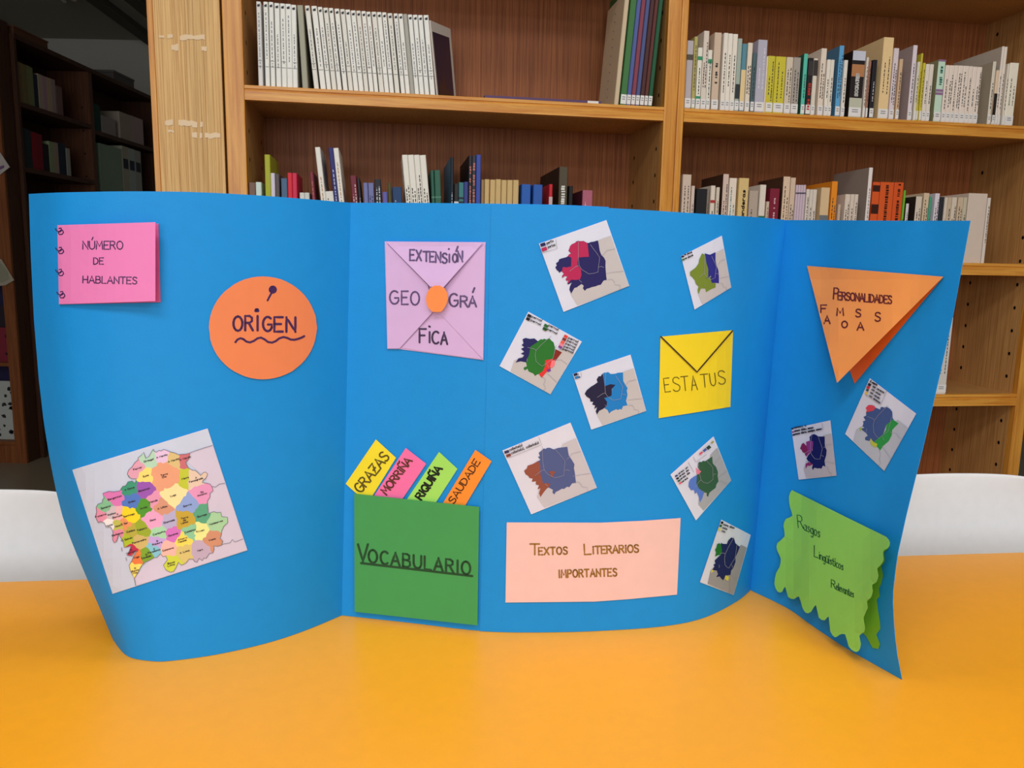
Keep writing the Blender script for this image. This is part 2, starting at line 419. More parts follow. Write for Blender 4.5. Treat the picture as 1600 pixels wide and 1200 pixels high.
def row(entries, sc, ox, oy, z, where, group, xlim, cnt0=0, prev=None):
    """entries: (L, R, ytop, colour, desc, options) in zoomed pixels of the spine's top edge"""
    cnt = cnt0
    for e in entries:
        L, R_, y, col, desc = e[:5]; o = dict(e[5]) if len(e) > 5 else {}
        sb = o.pop('setback', .012); lean = math.radians(o.pop('lean', 0)); d = o.pop('depth', None)
        Xl, Zt = bc(ox+L/sc, oy+y/sc, sb); Xr, _z = bc(ox+R_/sc, oy+y/sc, sb)
        h = (Zt-z)/math.cos(lean)
        bl, br = Xl+(Zt-z)*math.tan(lean), Xr+(Zt-z)*math.tan(lean)
        # keep clear of the neighbour both at the foot and at its top
        if prev is not None:
            pf, plean, ph = prev
            hh = min(ph, Zt-z)
            need = max(pf, pf-hh*math.tan(plean)+hh*math.tan(lean))+.0004
            if bl < need: bl = need
        bl = max(bl, xlim[0]+.001)
        if br > xlim[1]-.001: br = xlim[1]-.001
        if br-bl < .0035: br = bl+.0035
        w_ = (br-bl)*math.cos(lean)
        cnt += 1; NB[0] += 1
        if d is None: d = min(.225, max(.12, h*.68))
        lab = '%s, %s from left on %s' % (desc, ordinal(cnt), where)
        if len(lab.split()) > 16: print('LONG', lab)
        make_book(w_, h, d, col, (bl+br)/2, z, sb, lean, lab, group, seed=NB[0], **o)
        prev = (br, lean, Zt-z)
    return cnt, prev
Z1, Z2, Z3 = ZS[4], ZS[3], ZS[2]
WHT = (226, 226, 220)
# ---- upper left: the white magazine series
tops = [(95, 128, 10), (147, 180, 12), (187, 220, 14), (228, 265, 22), (270, 307, 25), (310, 350, 28), (352, 388, 35)]
seg = [(452, 487, 42), (500, 540, 45), (547, 580, 52), (587, 622, 58), (628, 660, 60), (670, 705, 65), (712, 745, 68), (750, 785, 72), (790, 825, 78), (830, 862, 80), (868, 900, 83), (905, 935, 87), (942, 978, 88), (982, 1015, 90), (1020, 1052, 92), (1060, 1095, 98), (1105, 1135, 100), (1140, 1172, 102)]
seg2 = [(1210, 1242, 108), (1247, 1280, 110), (1285, 1318, 112), (1325, 1362, 112)]
M_ = dict(sticker=False, number=True, titlecol=(150, 150, 152), depth=.2)
ent = [(a, b, c, WHT if i else (214, 212, 210), 'slim upright white volume with tiny numerals', M_) for i, (a, b, c) in enumerate(tops)]
ent += [(396, 438, 38, (158, 156, 138), 'plain grey-green wide volume without lettering', dict(sticker=False, title='', lean=2.6, depth=.2))]
ent += [(a, b, c, (228, 226, 219) if i % 3 else (220, 217, 208), 'slim leaning white volume with tiny numerals', dict(M_, lean=5.6)) for i, (a, b, c) in enumerate(seg)]
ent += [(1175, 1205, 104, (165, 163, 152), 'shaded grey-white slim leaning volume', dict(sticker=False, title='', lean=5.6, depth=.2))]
ent += [(a, b, c, WHT, 'slim leaning white volume with tiny numerals', dict(M_, lean=5.4)) for a, b, c in seg2]
row(ent, 4.706, 380, 0, Z1, 'upper left shelf', 'white volumes on the upper left shelf', (LX0, LX1))
# magazine with a navy cover leaning at the end of the series
def quad3(name, pts, th_, mt, parent=None):
    n = ((pts[1]-pts[0]).cross(pts[3]-pts[0])).normalized()*th_
    V = list(pts)+[p+n for p in pts]
    Fc = [(0, 1, 2, 3), (7, 6, 5, 4), (0, 4, 5, 1), (1, 5, 6, 2), (2, 6, 7, 3), (3, 7, 4, 0)]
    return mesh(name, V, Fc, mt, parent)
def atd(x, y, dd, z=None):
    X, Z = bc(x, y, dd); return BW(X, dd, Z if z is None else z)
A = atd(682, 149, .022, Z1+.0006); B = atd(712.5, 151, .16, Z1+.0006)
Bt = atd(702, 45.5, .16); At = atd(670.6, 32, .022)
mg = quad3('magazine', [A, B, Bt, At], .003, mat((214, 208, 200), .4, .4)); tag(mg, 'magazine with navy cover leaning at the end of the white series', 'magazine')
def bil(a, b, off=.0034):
    n = ((B-A).cross(At-A)).normalized()
    return (A*(1-a)+B*a)*(1-b)+(At*(1-a)+Bt*a)*b + n*off
mesh('cover_picture', [bil(.04, .02), bil(.88, .02), bil(.88, .88), bil(.04, .86)], [(0, 1, 2, 3)], mat((34, 34, 62), .35, .5), mg)
mesh('cover_picture', [bil(.1, .02, -.0007+.0045), bil(.88, .02, -.0007+.0045), bil(.88, .12, -.0007+.0045), bil(.5, .2, -.0007+.0045), bil(.4, .42, -.0007+.0045), bil(.3, .24, -.0007+.0045), bil(.1, .16, -.0007+.0045)], [(0, 1, 2, 3, 4, 5, 6)], mat((58, 40, 42), .35, .5), mg)
# ---- right end of the upper left shelf: tall volumes leaning against the upright
def tall(entries):
    n = 0
    for bl_, br_, tl, col, desc, o in entries:
        X0, _ = bc(bl_, 163, .012); X1, _ = bc(br_, 163, .012); Xt, Zt = bc(tl, 0, .012)
        lean = -math.radians(4.0); h = o.pop('h', .30)
        n += 1; NB[0] += 1
        make_book((X1-X0-.0005)*math.cos(lean), h, .20, col, (X0+X1)/2, Z1, .012, lean, desc, 'tall bound volumes leaning on the middle upright', seed=NB[0], bands=(), **o)
T_ = dict(title='')
tall([(968.5, 978.2, 985, (62, 112, 62), 'tall green volume, first of the row leaning on the middle upright', dict(T_)),
      (978.4, 985, 994.5, (78, 92, 150), 'tall blue volume between green and maroon ones beside the middle upright', dict(T_)),
      (985.4, 992, 1001.5, (128, 62, 78), 'tall maroon volume between two blue ones beside the middle upright', dict(T_)),
      (992.4, 998.6, 1009, (74, 84, 132), 'tall blue volume right of the maroon one beside the middle upright', dict(T_)),
      (999, 1005.6, 1015.5, (72, 40, 42), 'tall dark brown volume right of the second blue one, upper left shelf', dict(T_)),
      (1006, 1011.6, 1022, (92, 48, 44), 'tall reddish brown volume beside the last green one, upper left shelf', dict(T_)),
      (1012, 1018.4, 1028, (30, 84, 56), 'tall dark green volume, last before the middle upright', dict(T_))])
# big pale board book at the left of them
X0, _ = bc(957, 163, .012); X1, _ = bc(967.6, 163, .012)
lean = -math.radians(4.0)
bb = make_book(.011, .262, .155, (198, 178, 148), X1-.0075, Z1, .012, lean, 'large beige book seen from its side beside the green volume', 'tall bound volumes leaning on the middle upright', sticker=False, title='', seed=3)
V2, F2 = ribbon2d([[(a, .03+.02*i), (a+.008, .034+.02*i)] for i in range(11) for a in (.07+.002*(i % 3),)], .0009, 1, 4)
flat_poly('side_print', V2, F2, mat((130, 112, 92), .7, .2), lambda a, b: (-.0055-.0003, a, b), bb)
# purple book lying flat
Pa, _ = bc(757, 156, .012); Pb, _ = bc(940, 163, .012)
fb = empty('book', BW((Pa+Pb)/2, .012, Z1), (0, 0, TH)); tag(fb, 'thin purple book lying flat on the upper left shelf', 'book')
hw = (Pb-Pa)/2
boxes('cover', [((-hw, 0, .0003), (hw, .15, .0015)), ((-hw, 0, .0065), (hw, .15, .0078)), ((-hw, 0, .0015), (hw, .0012, .0065))], mat((92, 66, 104), .5, .3), fb)
boxes('page_block', [((-hw+.002, .0015, .0018), (hw-.002, .148, .0062))], PAPER, fb)
boxes('call_label', [((hw-.035, -.0004, .0006), (hw-.008, -.00005, .0074))], STICK, fb)

# ---- upper right shelf
R4 = [
 (140, 198, 190, (178, 168, 172), 'lilac-grey book with a dark band', dict(bands=((.72, .8, (88, 80, 66)),), title='')),
 (205, 235, 155, (176, 166, 100), 'thin olive-yellow book', {}),
 (237, 277, 253, (222, 218, 206), 'white book with green bands', dict(bands=((.8, .86, (54, 150, 108)), (.08, .22, (54, 150, 108))))),
 (290, 337, 103, (214, 200, 188), 'tall pinkish white book above two green-banded ones', {}),
 (330, 365, 275, (222, 218, 206), 'second white book with green bands', dict(bands=((.78, .85, (54, 150, 108)), (.08, .16, (54, 150, 108)), (.04, .08, (40, 40, 38))))),
 (385, 448, 118, (202, 180, 158), 'broad beige book with dark spine lettering', dict(title=('#', .35, .62, .35))),
 (468, 508, 122, (226, 217, 205), 'white book of a set of three', {}),
 (510, 549, 128, (228, 220, 208), 'white book of a set of three', {}),
 (552, 593, 132, (226, 217, 205), 'white book of a set of three', {}),
 (594, 632, 172, (160, 172, 162), 'grey-green book with small black print', dict(bands=((.18, .38, (52, 58, 60)),), title='')),
 (634, 674, 218, (86, 136, 152), 'teal-topped book with cream lower spine', dict(bands=((.06, .62, (236, 208, 154)),), title='')),
 (684, 726, 210, (222, 208, 190), 'cream narrow book', {}),
 (728, 760, 300, (78, 100, 106), 'dark teal short book', {}),
 (775, 858, 182, (176, 172, 186), 'broad lavender-grey book with white lettering', dict(titlecol=(225, 222, 230))),
 (835, 862, 330, (222, 208, 188), 'slim cream book with bold black capitals', dict(title=('ESTETICA', .06, .42, .6), titlecol=(30, 28, 30))),
 (864, 927, 327, (198, 186, 60), 'yellow paperback, left of two', {}),
 (932, 1024, 332, (200, 188, 58), 'broad yellow paperback, right of two', {}),
 (1030, 1088, 338, (206, 192, 172), 'beige paperback beside the yellow pair', {}),
 (1092, 1155, 340, (164, 154, 146), 'grey paperback', {}),
 (1184, 1219, 308, (88, 186, 166), 'turquoise book with a dark green cover', dict(cover=(44, 100, 82))),
 (1224, 1268, 345, (34, 32, 34), 'black book with red and white lettering', dict(title=('#', .1, .55, .5), titlecol=(190, 60, 50), bands=((.7, .95, (60, 56, 56)),))),
 (1272, 1308, 350, (214, 204, 190), 'cream book with dark head', dict(bands=((.7, .97, (60, 54, 50)),), title='')),
 (1340, 1388, 260, (222, 206, 190), 'taller cream book with its pale side showing', {}),
 (1392, 1424, 360, (226, 218, 206), 'white paperback right of the taller cream book', {}),
 (1426, 1456, 362, (222, 214, 200), 'white paperback left of the light blue book', {}),
 (1502, 1543, 235, (92, 160, 206), 'light blue tall book', dict(cover=(84, 128, 160))),
 (1544, 1576, 365, (222, 216, 206), 'white book right of the light blue one', {}),
]
n, pv = row(R4, 5.714, 1050, 30, Z1, 'upper right shelf', 'paperbacks on the upper right shelf', (RX0, RX1))
R5 = [
 (78, 190, 280, (36, 30, 30), 'black book with orange panel and white capitals', dict(title=('SOCRATES', .33, .66, .22), titlecol=(225, 222, 218), bands=((.86, 1.0, (206, 208, 222)), (.62, .8, (186, 128, 84)), (.0, .3, (196, 196, 176))))),
 (200, 221, 340, (214, 200, 186), 'thin cream book', {}),
 (223, 242, 375, (158, 112, 92), 'salmon brown thin book', {}),
 (258, 295, 362, (34, 32, 38), 'black book with white print', dict(titlecol=(200, 200, 205))),
 (355, 445, 160, (226, 196, 146), 'broad tall yellow-cream book', {}),
 (447, 490, 258, (214, 200, 206), 'lilac-white book right of the tall cream one', {}),
 (497, 526, 355, (204, 172, 140), 'sandy brown short book', {}),
 (618, 655, 232, (218, 206, 214), 'thin lilac-white tall book', dict(cover=(178, 160, 158))),
 (657, 680, 380, (214, 206, 190), 'cream thin paperback', {}),
 (683, 705, 305, (196, 182, 58), 'thin taller yellow book', {}),
 (706, 727, 390, (200, 186, 60), 'short yellow book', {}),
 (732, 765, 400, (222, 212, 200), 'white paperback', {}), (768, 801, 402, (220, 210, 198), 'white paperback', {}),
 (843, 905, 360, (190, 216, 196), 'pale green book with purple blocks', dict(bands=((.49, .53, (150, 110, 150)), (.44, .48, (150, 110, 150)), (.08, .12, (120, 90, 130)), (.97, 1, (150, 110, 150))), cover=(150, 148, 112), titlecol=(50, 110, 100), title=('#', .6, .88, .4))),
 (907, 944, 410, (226, 212, 200), 'identical white paperback', {}), (946, 986, 412, (226, 212, 200), 'identical white paperback', {}),
 (988, 1021, 412, (224, 210, 198), 'identical white paperback', {}), (1023, 1064, 414, (226, 212, 200), 'identical white paperback', {}),
 (1066, 1116, 416, (226, 212, 200), 'identical white paperback', {}), (1118, 1151, 420, (224, 210, 198), 'identical white paperback', {}),
 (1153, 1190, 424, (226, 212, 200), 'identical white paperback', {}), (1192, 1232, 426, (226, 212, 200), 'identical white paperback', {}),
 (1330, 1358, 378, (216, 206, 190), 'cream book with printed grey cover side', dict(cover=(176, 164, 144))),
 (1360, 1386, 455, (220, 196, 168), 'thin peach book with a black foot', dict(bands=((.06, .58, (40, 34, 32)),), title='')),
 (1396, 1434, 242, (224, 212, 200), 'tall white book with its wide side showing', dict(depth=.18, cover=(196, 184, 170))),
 (1436, 1458, 246, (226, 214, 202), 'tall thin white book', {}),
 (1460, 1482, 400, (214, 204, 190), 'thin cream book', {}),
 (1484, 1560, 388, (230, 222, 204), 'last broad cream book', {}),
]
row(R5, 5.714, 1320, 30, Z1, 'upper right shelf', 'paperbacks on the upper right shelf', (RX0, RX1), n, pv)
# ---- lower left shelf
N_ = dict(sticker=False, title='')
R6 = [
 (45, 100, 400, (116, 90, 78), 'brown-grey short book', N_), (103, 150, 397, (198, 214, 206), 'pale greenish white short book', N_),
 (176, 222, 168, (164, 168, 44), 'tall olive-lime book', N_),
 (224, 262, 322, (202, 196, 210), 'lavender-white book', N_), (265, 300, 330, (84, 76, 78), 'dark grey-brown book', N_),
 (314, 366, 365, (72, 98, 128), 'blue-grey book', N_), (368, 406, 320, (204, 40, 58), 'bright red book, left of two', N_),
 (407, 446, 322, (198, 44, 76), 'crimson book, right of two', N_), (470, 510, 485, (206, 208, 202), 'short white book, left of two', N_),
 (512, 551, 485, (200, 204, 200), 'short white book, right of two', N_),
 (553, 582, 315, (120, 46, 60), 'maroon book leaning left', dict(lean=4, sticker=False, titlecol=(190, 120, 110))),
 (597, 640, 108, (224, 220, 212), 'tall white book leaning left', dict(lean=5.4, sticker=False, titlecol=(190, 150, 110))),
 (652, 748, 475, (218, 216, 210), 'short broad white book leaning', dict(lean=5.4, sticker=False)),
 (704, 748, 112, (42, 44, 108), 'tall navy book leaning left', dict(lean=5.4, sticker=False, titlecol=(190, 195, 220))),
 (750, 793, 115, (226, 222, 214), 'tall white book beside the navy one', dict(lean=5.4, sticker=False, titlecol=(190, 150, 110))),
 (890, 940, 345, (112, 36, 52), 'dark maroon book', dict(lean=4.5, sticker=False, titlecol=(210, 190, 190))),
 (945, 970, 365, (34, 32, 36), 'thin black book', dict(lean=4.5, sticker=False, titlecol=(180, 180, 180))),
 (987, 1036, 403, (112, 116, 164), 'slate blue book, left of two', dict(sticker=False, lean=2, titlecol=(60, 62, 100))),
 (1040, 1086, 405, (112, 116, 164), 'slate blue book, right of two', dict(sticker=False, lean=2, titlecol=(60, 62, 100))),
 (1092, 1146, 375, (32, 34, 48), 'black book', dict(sticker=False, lean=2.5, titlecol=(220, 220, 225))),
 (1160, 1200, 480, (92, 92, 166), 'short violet-blue book', dict(N_, lean=2)),
 (1203, 1230, 405, (78, 74, 40), 'thin dark olive book', dict(N_, lean=2)),
 (1240, 1318, 440, (28, 62, 104), 'broad navy short book', dict(lean=3, sticker=False, titlecol=(190, 200, 215))),
 (1322, 1368, 172, (226, 222, 212), 'tall white book of a leaning set of four', dict(lean=5, sticker=False)),
 (1370, 1420, 172, (226, 222, 212), 'tall white book of a leaning set of four', dict(lean=5, sticker=False)),
 (1422, 1468, 172, (224, 220, 210), 'tall white book of a leaning set of four', dict(lean=5, sticker=False)),
 (1470, 1521, 174, (226, 222, 212), 'tall white book of a leaning set of four', dict(lean=5, sticker=False)),
]
n, pv = row(R6, 5.333, 380, 210, Z2, 'lower left shelf', 'mixed books on the lower left shelf', (LX0, LX1))
R7 = [
 (48, 94, 300, (44, 92, 76), 'dark green book, left of two', dict(N_, lean=2.5, bands=((.66, .68, (80, 130, 110)),))),
 (98, 148, 298, (46, 96, 78), 'dark green book, right of two', dict(N_, lean=2.2, bands=((.66, .68, (80, 130, 110)),))),
 (236, 262, 190, (22, 28, 38), 'black-spined book with a blue clouded cover', dict(sticker=False, cover=(70, 122, 152), titlecol=(200, 205, 210), depth=.235)),
 (266, 302, 410, (40, 36, 38), 'short dark book with a white foot', dict(N_, bands=((.0, .74, (212, 214, 218)),))),
 (304, 345, 400, (58, 118, 122), 'teal book with dark stripes', dict(N_, bands=((.76, .79, (30, 40, 48)), (.70, .73, (30, 40, 48)), (.64, .67, (30, 40, 48))))),
 (347, 382, 395, (54, 62, 128), 'indigo book', N_),
 (388, 414, 175, (44, 42, 50), 'dark book with reddish lettering, left of two', dict(sticker=False, depth=.235, cover=(22, 18, 20), titlecol=(186, 120, 112), title=('#', .3, .92, .55))),
 (416, 447, 178, (52, 50, 60), 'dark book with reddish lettering, right of two', dict(sticker=False, titlecol=(186, 120, 112), title=('#', .3, .92, .55))),
 (450, 488, 170, (56, 76, 160), 'tall blue book', N_),
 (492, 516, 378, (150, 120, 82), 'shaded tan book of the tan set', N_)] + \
 [(a, b, c, (198, 168, 116), 'tan cloth book of the tan set', N_) for a, b, c in ((520, 559, 374), (565, 609, 377), (612, 656, 374), (660, 704, 380), (708, 753, 380), (757, 804, 380))] + [
 (828, 904, 415, (38, 90, 172), 'mottled blue book, left of two', dict(N_, depth=.1)), (926, 1002, 418, (38, 88, 168), 'mottled blue book, right of two', dict(N_, depth=.1)),
 (1058, 1086, 415, (192, 36, 50), 'thin red book with white band', dict(N_, bands=((.66, .82, (205, 180, 180)),), depth=.09)),
 (1142, 1214, 270, (78, 68, 52), 'big dark brown book with white handwritten title', dict(sticker=False, depth=.24, cover=(38, 28, 24), titlecol=(225, 225, 220), title=('#', .25, .78, .45))),
 (1222, 1256, 430, (22, 22, 24), 'short black book', N_),
 (1336, 1420, 465, (166, 92, 112), 'mauve pink book at the end', dict(sticker=False, depth=.2, cover=(92, 40, 58), titlecol=(220, 180, 190))),
]
row(R7, 5.333, 660, 210, Z2, 'lower left shelf', 'mixed books on the lower left shelf', (LX0, LX1), n, pv)
# ---- lower right shelf
def q(**k): return dict(k, sticker=False)
R8 = [
 (100, 177, 243, (200, 180, 164), 'broad beige-white book', q()), (179, 207, 345, (206, 186, 176), 'thin pinkish book', q()),
 (222, 316, 370, (26, 26, 32), 'broad black book with white print', q(titlecol=(220, 220, 225), title=('#', .3, .62, .2))),
 (318, 336, 375, (130, 116, 104), 'thin grey-brown book', q()), (352, 391, 343, (216, 202, 188), 'white book with a red mark', q(bands=((.76, .8, (180, 50, 50)),))),
 (402, 430, 358, (206, 194, 178), 'thin cream book', q()), (462, 512, 240, (206, 182, 168), 'tall pinkish beige book', q(cover=(70, 46, 34))),
 (518, 583, 275, (222, 208, 192), 'white book with blue-green lettering', q(titlecol=(60, 130, 140))),
 (604, 692, 275, (208, 180, 122), 'broad straw-coloured book with black script', q(titlecol=(40, 30, 22), title=('Tirano Banderas', .1, .85, .3))),
 (696, 776, 388, (172, 156, 142), 'grey-beige short book', q()),
 (792, 845, 335, (216, 204, 192), 'white book with green sash', q(bands=((.42, .58, (40, 112, 84)),), title='')),
 (847, 872, 485, (196, 176, 156), 'short beige book', q()),
 (876, 966, 368, (120, 30, 50), 'burgundy book with pale lettering', q(titlecol=(220, 180, 185), title=('#', .3, .85, .18))),
 (1000, 1062, 262, (212, 184, 158), 'tall beige book, left of two', q(cover=(80, 52, 38))), (1066, 1110, 272, (204, 180, 158), 'tall beige book, right of two', q())] + \
 [(a, b, 337, (196, 176, 188), 'lilac magazine of a set', q(bands=((.88, .9, (90, 80, 96)),), title='')) for a, b in ((1112, 1132), (1134, 1155), (1157, 1177), (1179, 1200))] + [
 (1206, 1234, 375, (212, 200, 190), 'white paperback', q()), (1237, 1264, 378, (206, 196, 184), 'white paperback', q()), (1266, 1299, 378, (208, 196, 184), 'white paperback', q()),
 (1338, 1415, 360, (208, 180, 140), 'broad cream book with a grey-blue panel', q(bands=((.2, .62, (110, 116, 118)),), title='')),
 (1434, 1485, 305, (222, 134, 32), 'narrow orange book', q()), (1488, 1512, 510, (188, 166, 146), 'short beige book', q()),
]
n, pv = row(R8, 5.714, 1050, 230, Z2, 'lower right shelf', 'mixed books on the lower right shelf', (RX0, RX1))
R9 = [
 (116, 158, 392, (212, 196, 182), 'white slim paperback of a set', q()), (162, 192, 392, (208, 192, 178), 'white slim paperback of a set', q()), (195, 224, 393, (210, 194, 180), 'white slim paperback of a set', q()),
 (314, 345, 170, (222, 212, 208), 'tall white book with its printed side showing', q(cover=(160, 146, 136), depth=.165, titlecol=(120, 120, 125))),
 (347, 406, 290, (206, 84, 34), 'orange book, first of three', q(bands=((.88, .96, (60, 24, 14)), (.6, .72, (60, 24, 14))), title='')),
 (410, 522, 290, (208, 86, 34), 'broad orange book, second of three', q(titlecol=(60, 24, 14), title=('#', .3, .97, .22))),
 (526, 602, 293, (204, 82, 32), 'orange book, third of three', q(titlecol=(60, 24, 14), title=('#', .3, .97, .3))),
 (604, 620, 360, (108, 172, 48), 'thin bright green book', q()), (622, 645, 470, (206, 196, 200), 'short white book with black lettering', q(cover=(58, 44, 38))),
 (706, 756, 410, (206, 192, 176), 'cream book right of the dark cover', q(cover=(54, 44, 38))), (772, 816, 382, (204, 182, 152), 'beige book', q()), (818, 836, 412, (70, 150, 124), 'thin green book', q()),
 (866, 903, 385, (212, 202, 212), 'lilac-white book', q()), (907, 940, 415, (42, 42, 48), 'dark thin book', q()),
 (946, 970, 418, (206, 192, 176), 'cream slim book of the last set', q()), (973, 1004, 418, (192, 172, 148), 'beige slim book of the last set', q()), (1008, 1047, 418, (206, 192, 174), 'cream slim book of the last set', q()),
 (1058, 1102, 418, (196, 174, 148), 'beige slim book of the last set', q()), (1105, 1132, 418, (188, 180, 156), 'greenish slim book of the last set', q()),
 (1145, 1302, 383, (206, 188, 174), 'very broad cream white book', q(title='')), (1304, 1329, 422, (212, 200, 190), 'thin white book beside the broad one', q()),
]
row(R9, 5.333, 1300, 230, Z2, 'lower right shelf', 'mixed books on the lower right shelf', (RX0, RX1), n, pv)
# ---- the single book on the bottom shelf right
row([(1474, 1490, 496, (206, 200, 194), 'lone white book', dict(depth=.2))], 1, 0, 0, Z3, 'bottom right shelf', 'books on the bottom right shelf', (RX0, RX1))
# ================================================================== TABLE
TA = .125
TUX = Vector((math.cos(TA), math.sin(TA), 0)); TUY = Vector((-math.sin(TA), math.cos(TA), 0))
e0 = on_z(0, 908, TZ); e1 = on_z(1600, 862, TZ)
TA = math.atan2(e1.y-e0.y, e1.x-e0.x)
TUX = Vector((math.cos(TA), math.sin(TA), 0)); TUY = Vector((-math.sin(TA), math.cos(TA), 0))
mid = (e0+e1)/2
tb = empty('table', (mid.x, mid.y, 0), (0, 0, TA)); tag(tb, 'library table with a glossy orange top carrying the blue display', 'table')
def orange():
    m = mat((250, 168, 34), .33, .42, key='orange_laminate', bump=.25)
    return m
boxes('tabletop', [((-.95, -.80, TZ-.024), (.95, 0, TZ))], orange(), tb, .003)
GM = mat((186, 188, 190), .4, .5, metal=.6)
boxes('frame', [((-.88, -.74, TZ-.064), (.88, -.71, TZ-.0245)), ((-.88, -.09, TZ-.064), (.88, -.06, TZ-.0245)), ((-.88, -.71, TZ-.064), (-.85, -.09, TZ-.0245)), ((.85, -.71, TZ-.064), (.88, -.09, TZ-.0245))], GM, tb, .001)
for X in (-.865, .865):
    for Y in (-.725, -.075):
        boxes('leg', [((X-.02, Y-.02, .004), (X+.02, Y+.02, TZ-.0645))], GM, tb, .003)

# ================================================================== CHAIRS
WP = mat((226, 227, 230), .38, .4, key='white_plastic')
def chair(label, centre, rot, top=.825):
    r = empty('chair', (centre.x, centre.y, 0), (0, 0, rot)); tag(r, label, 'chair', 'white shell chairs behind the table')
    # local: backrest at y=0 plane, seat towards -y
    prof = [(.055, top), (.050, top-.05), (.035, top-.13), (.015, top-.22), (.0, .55), (-.012, .50), (-.045, .462), (-.10, .447), (-.2, .44), (-.3, .445), (-.39, .455), (-.43, .445)]
    halfw = [.155, .205, .222, .228, .228, .226, .224, .222, .220, .218, .205, .17]
    nu = 16; V, Fc = [], []
    for k, ((y, z), hwid) in enumerate(zip(prof, halfw)):
        for i in range(nu+1):
            u = -1+2*i/nu
            x = hwid*math.sin(u*math.pi/2*.96)/math.sin(math.pi/2*.96)
            if k < 6: V.append((x, y-.05*u*u, z-(.012*u**4 if k == 0 else 0)))
            else: V.append((x, y, z+.022*abs(u)**3))
    for k in range(len(prof)-1):
        for i in range(nu):
            a = k*(nu+1)+i; Fc.append((a, a+1, a+nu+2, a+nu+1))
    o = mesh('seat_shell', V, Fc, WP, r, smooth=True)
    md = o.modifiers.new('t', 'SOLIDIFY'); md.thickness = .006; md.offset = 0
    sb = o.modifiers.new('s', 'SUBSURF'); sb.levels = sb.render_levels = 2
    for sxn in (-1, 1):
        for (y0, y1) in ((-.06, .02), (-.36, -.42)):
            V, Fc = [], []
            A = Vector((sxn*.15, y0, .432)); B = Vector((sxn*.21, y1, 0.002)); ax = (B-A).normalized()
            sd = ax.cross(Vector((0, 1, 0))).normalized(); s2 = ax.cross(sd)
            for P_ in (A, B):
                for q_ in range(10): V.append(P_+(sd*math.cos(q_*.6283)+s2*math.sin(q_*.6283))*.011)
            Fc = [(i, (i+1) % 10, 10+(i+1) % 10, 10+i) for i in range(10)]+[tuple(range(10)), tuple(range(19, 9, -1))]
            mesh('leg', V, Fc, GM, r)
    boxes('under_frame', [((-.15, -.37, .418), (.15, -.35, .432)), ((-.15, -.07, .418), (.15, -.05, .432))], GM, r)
    return r
c1 = on_z(1512, 739, .825); c0 = on_z(40, 761, .825)
def cc(p, dx): return p - TUY*.055 + TUX*dx
chair('white plastic chair behind the right end of the orange table', cc(on_z(1450, 738, .825), .035), TA, .825)
chair('white plastic chair behind the left end of the orange table', cc(on_z(0, 762, .825), -.03), TA, .825)

# ================================================================== DISPLAY BOARD
db = empty('display_board', (0, .86, TZ)); tag(db, 'standing folded sheet of blue cardboard with paper flaps, maps and handwritten titles', 'display board')
def L_(p): return p - Vector((0, .86, TZ))
# columns: bottom pixel, top pixel, sideways bow of the column (px at mid height)
SEC = [
 [((177, 1001), (45, 305), 0), ((198, 1025), (86, 303), 0), ((232, 1033), (132, 302), 1), ((268, 1033), (200, 301), 2), ((345, 1022), (300, 302), 0), ((422, 1004), (400, 307), 0), ((479, 985), (480, 313), 0), ((534, 962), (548, 318.5), 0)],
 [((534, 962), (548, 318.5), 0), ((640, 973.5), (655, 318.8), 0), ((750, 986), (768, 320), 0), ((850, 988), (880, 322), 0), ((950, 985), (985, 327), 0), ((1040, 978), (1080, 333), 0), ((1100, 965), (1145, 337), 0), ((1150, 940), (1195, 340.5), 0), ((1172, 922), (1228, 344), 0)],
 [((1172, 922), (1228, 344), 0), ((1230, 950), (1290, 344), 0), ((1270, 977), (1340, 344.5), 0), ((1323, 1011), (1410, 345), 0), ((1363, 1033), (1460, 345), 0), ((1410, 1062), (1517, 345), 0)]]
LB = [(305, 0), (400, -15), (500, -29), (593, -39), (660, -44), (716, -45.5), (770, -45), (814, -42), (860, -33), (902, -23), (953, -11), (1001, 0)]
RB = [(345, 0), (493, -5), (613, -14), (700, -21), (800, -31), (870, -36), (931, -34), (977, -25), (1017, -15), (1062, 0)]
def interp(T, y):
    if y <= T[0][0]: return T[0][1]
    for a, b in zip(T, T[1:]):
        if y <= b[0]: return a[1]+(b[1]-a[1])*(y-a[0])/(b[0]-a[0])
    return T[-1][1]
NV = 36
colsP = []     # list of columns of 3-D points, bottom to top
def column_pts(b, t, bow):
    B = on_z(b[0], b[1], TZ)
    out = []
    for k in range(NV+1):
        v = k/NV; x = b[0]+(t[0]-b[0])*v; y = b[1]+(t[1]-b[1])*v
        x += bow(y)
        out.append(on_y(x, y, B.y))
    out[0].z = TZ+.0004
    return out
def catmull(p0, p1, p2, p3, t):
    return .5*((2*p1)+(p2-p0)*t+(2*p0-5*p1+4*p2-p3)*t*t+(3*p1-3*p2+p3-p0)*t*t*t)
cols = []; SUBD = 6; pxx = []
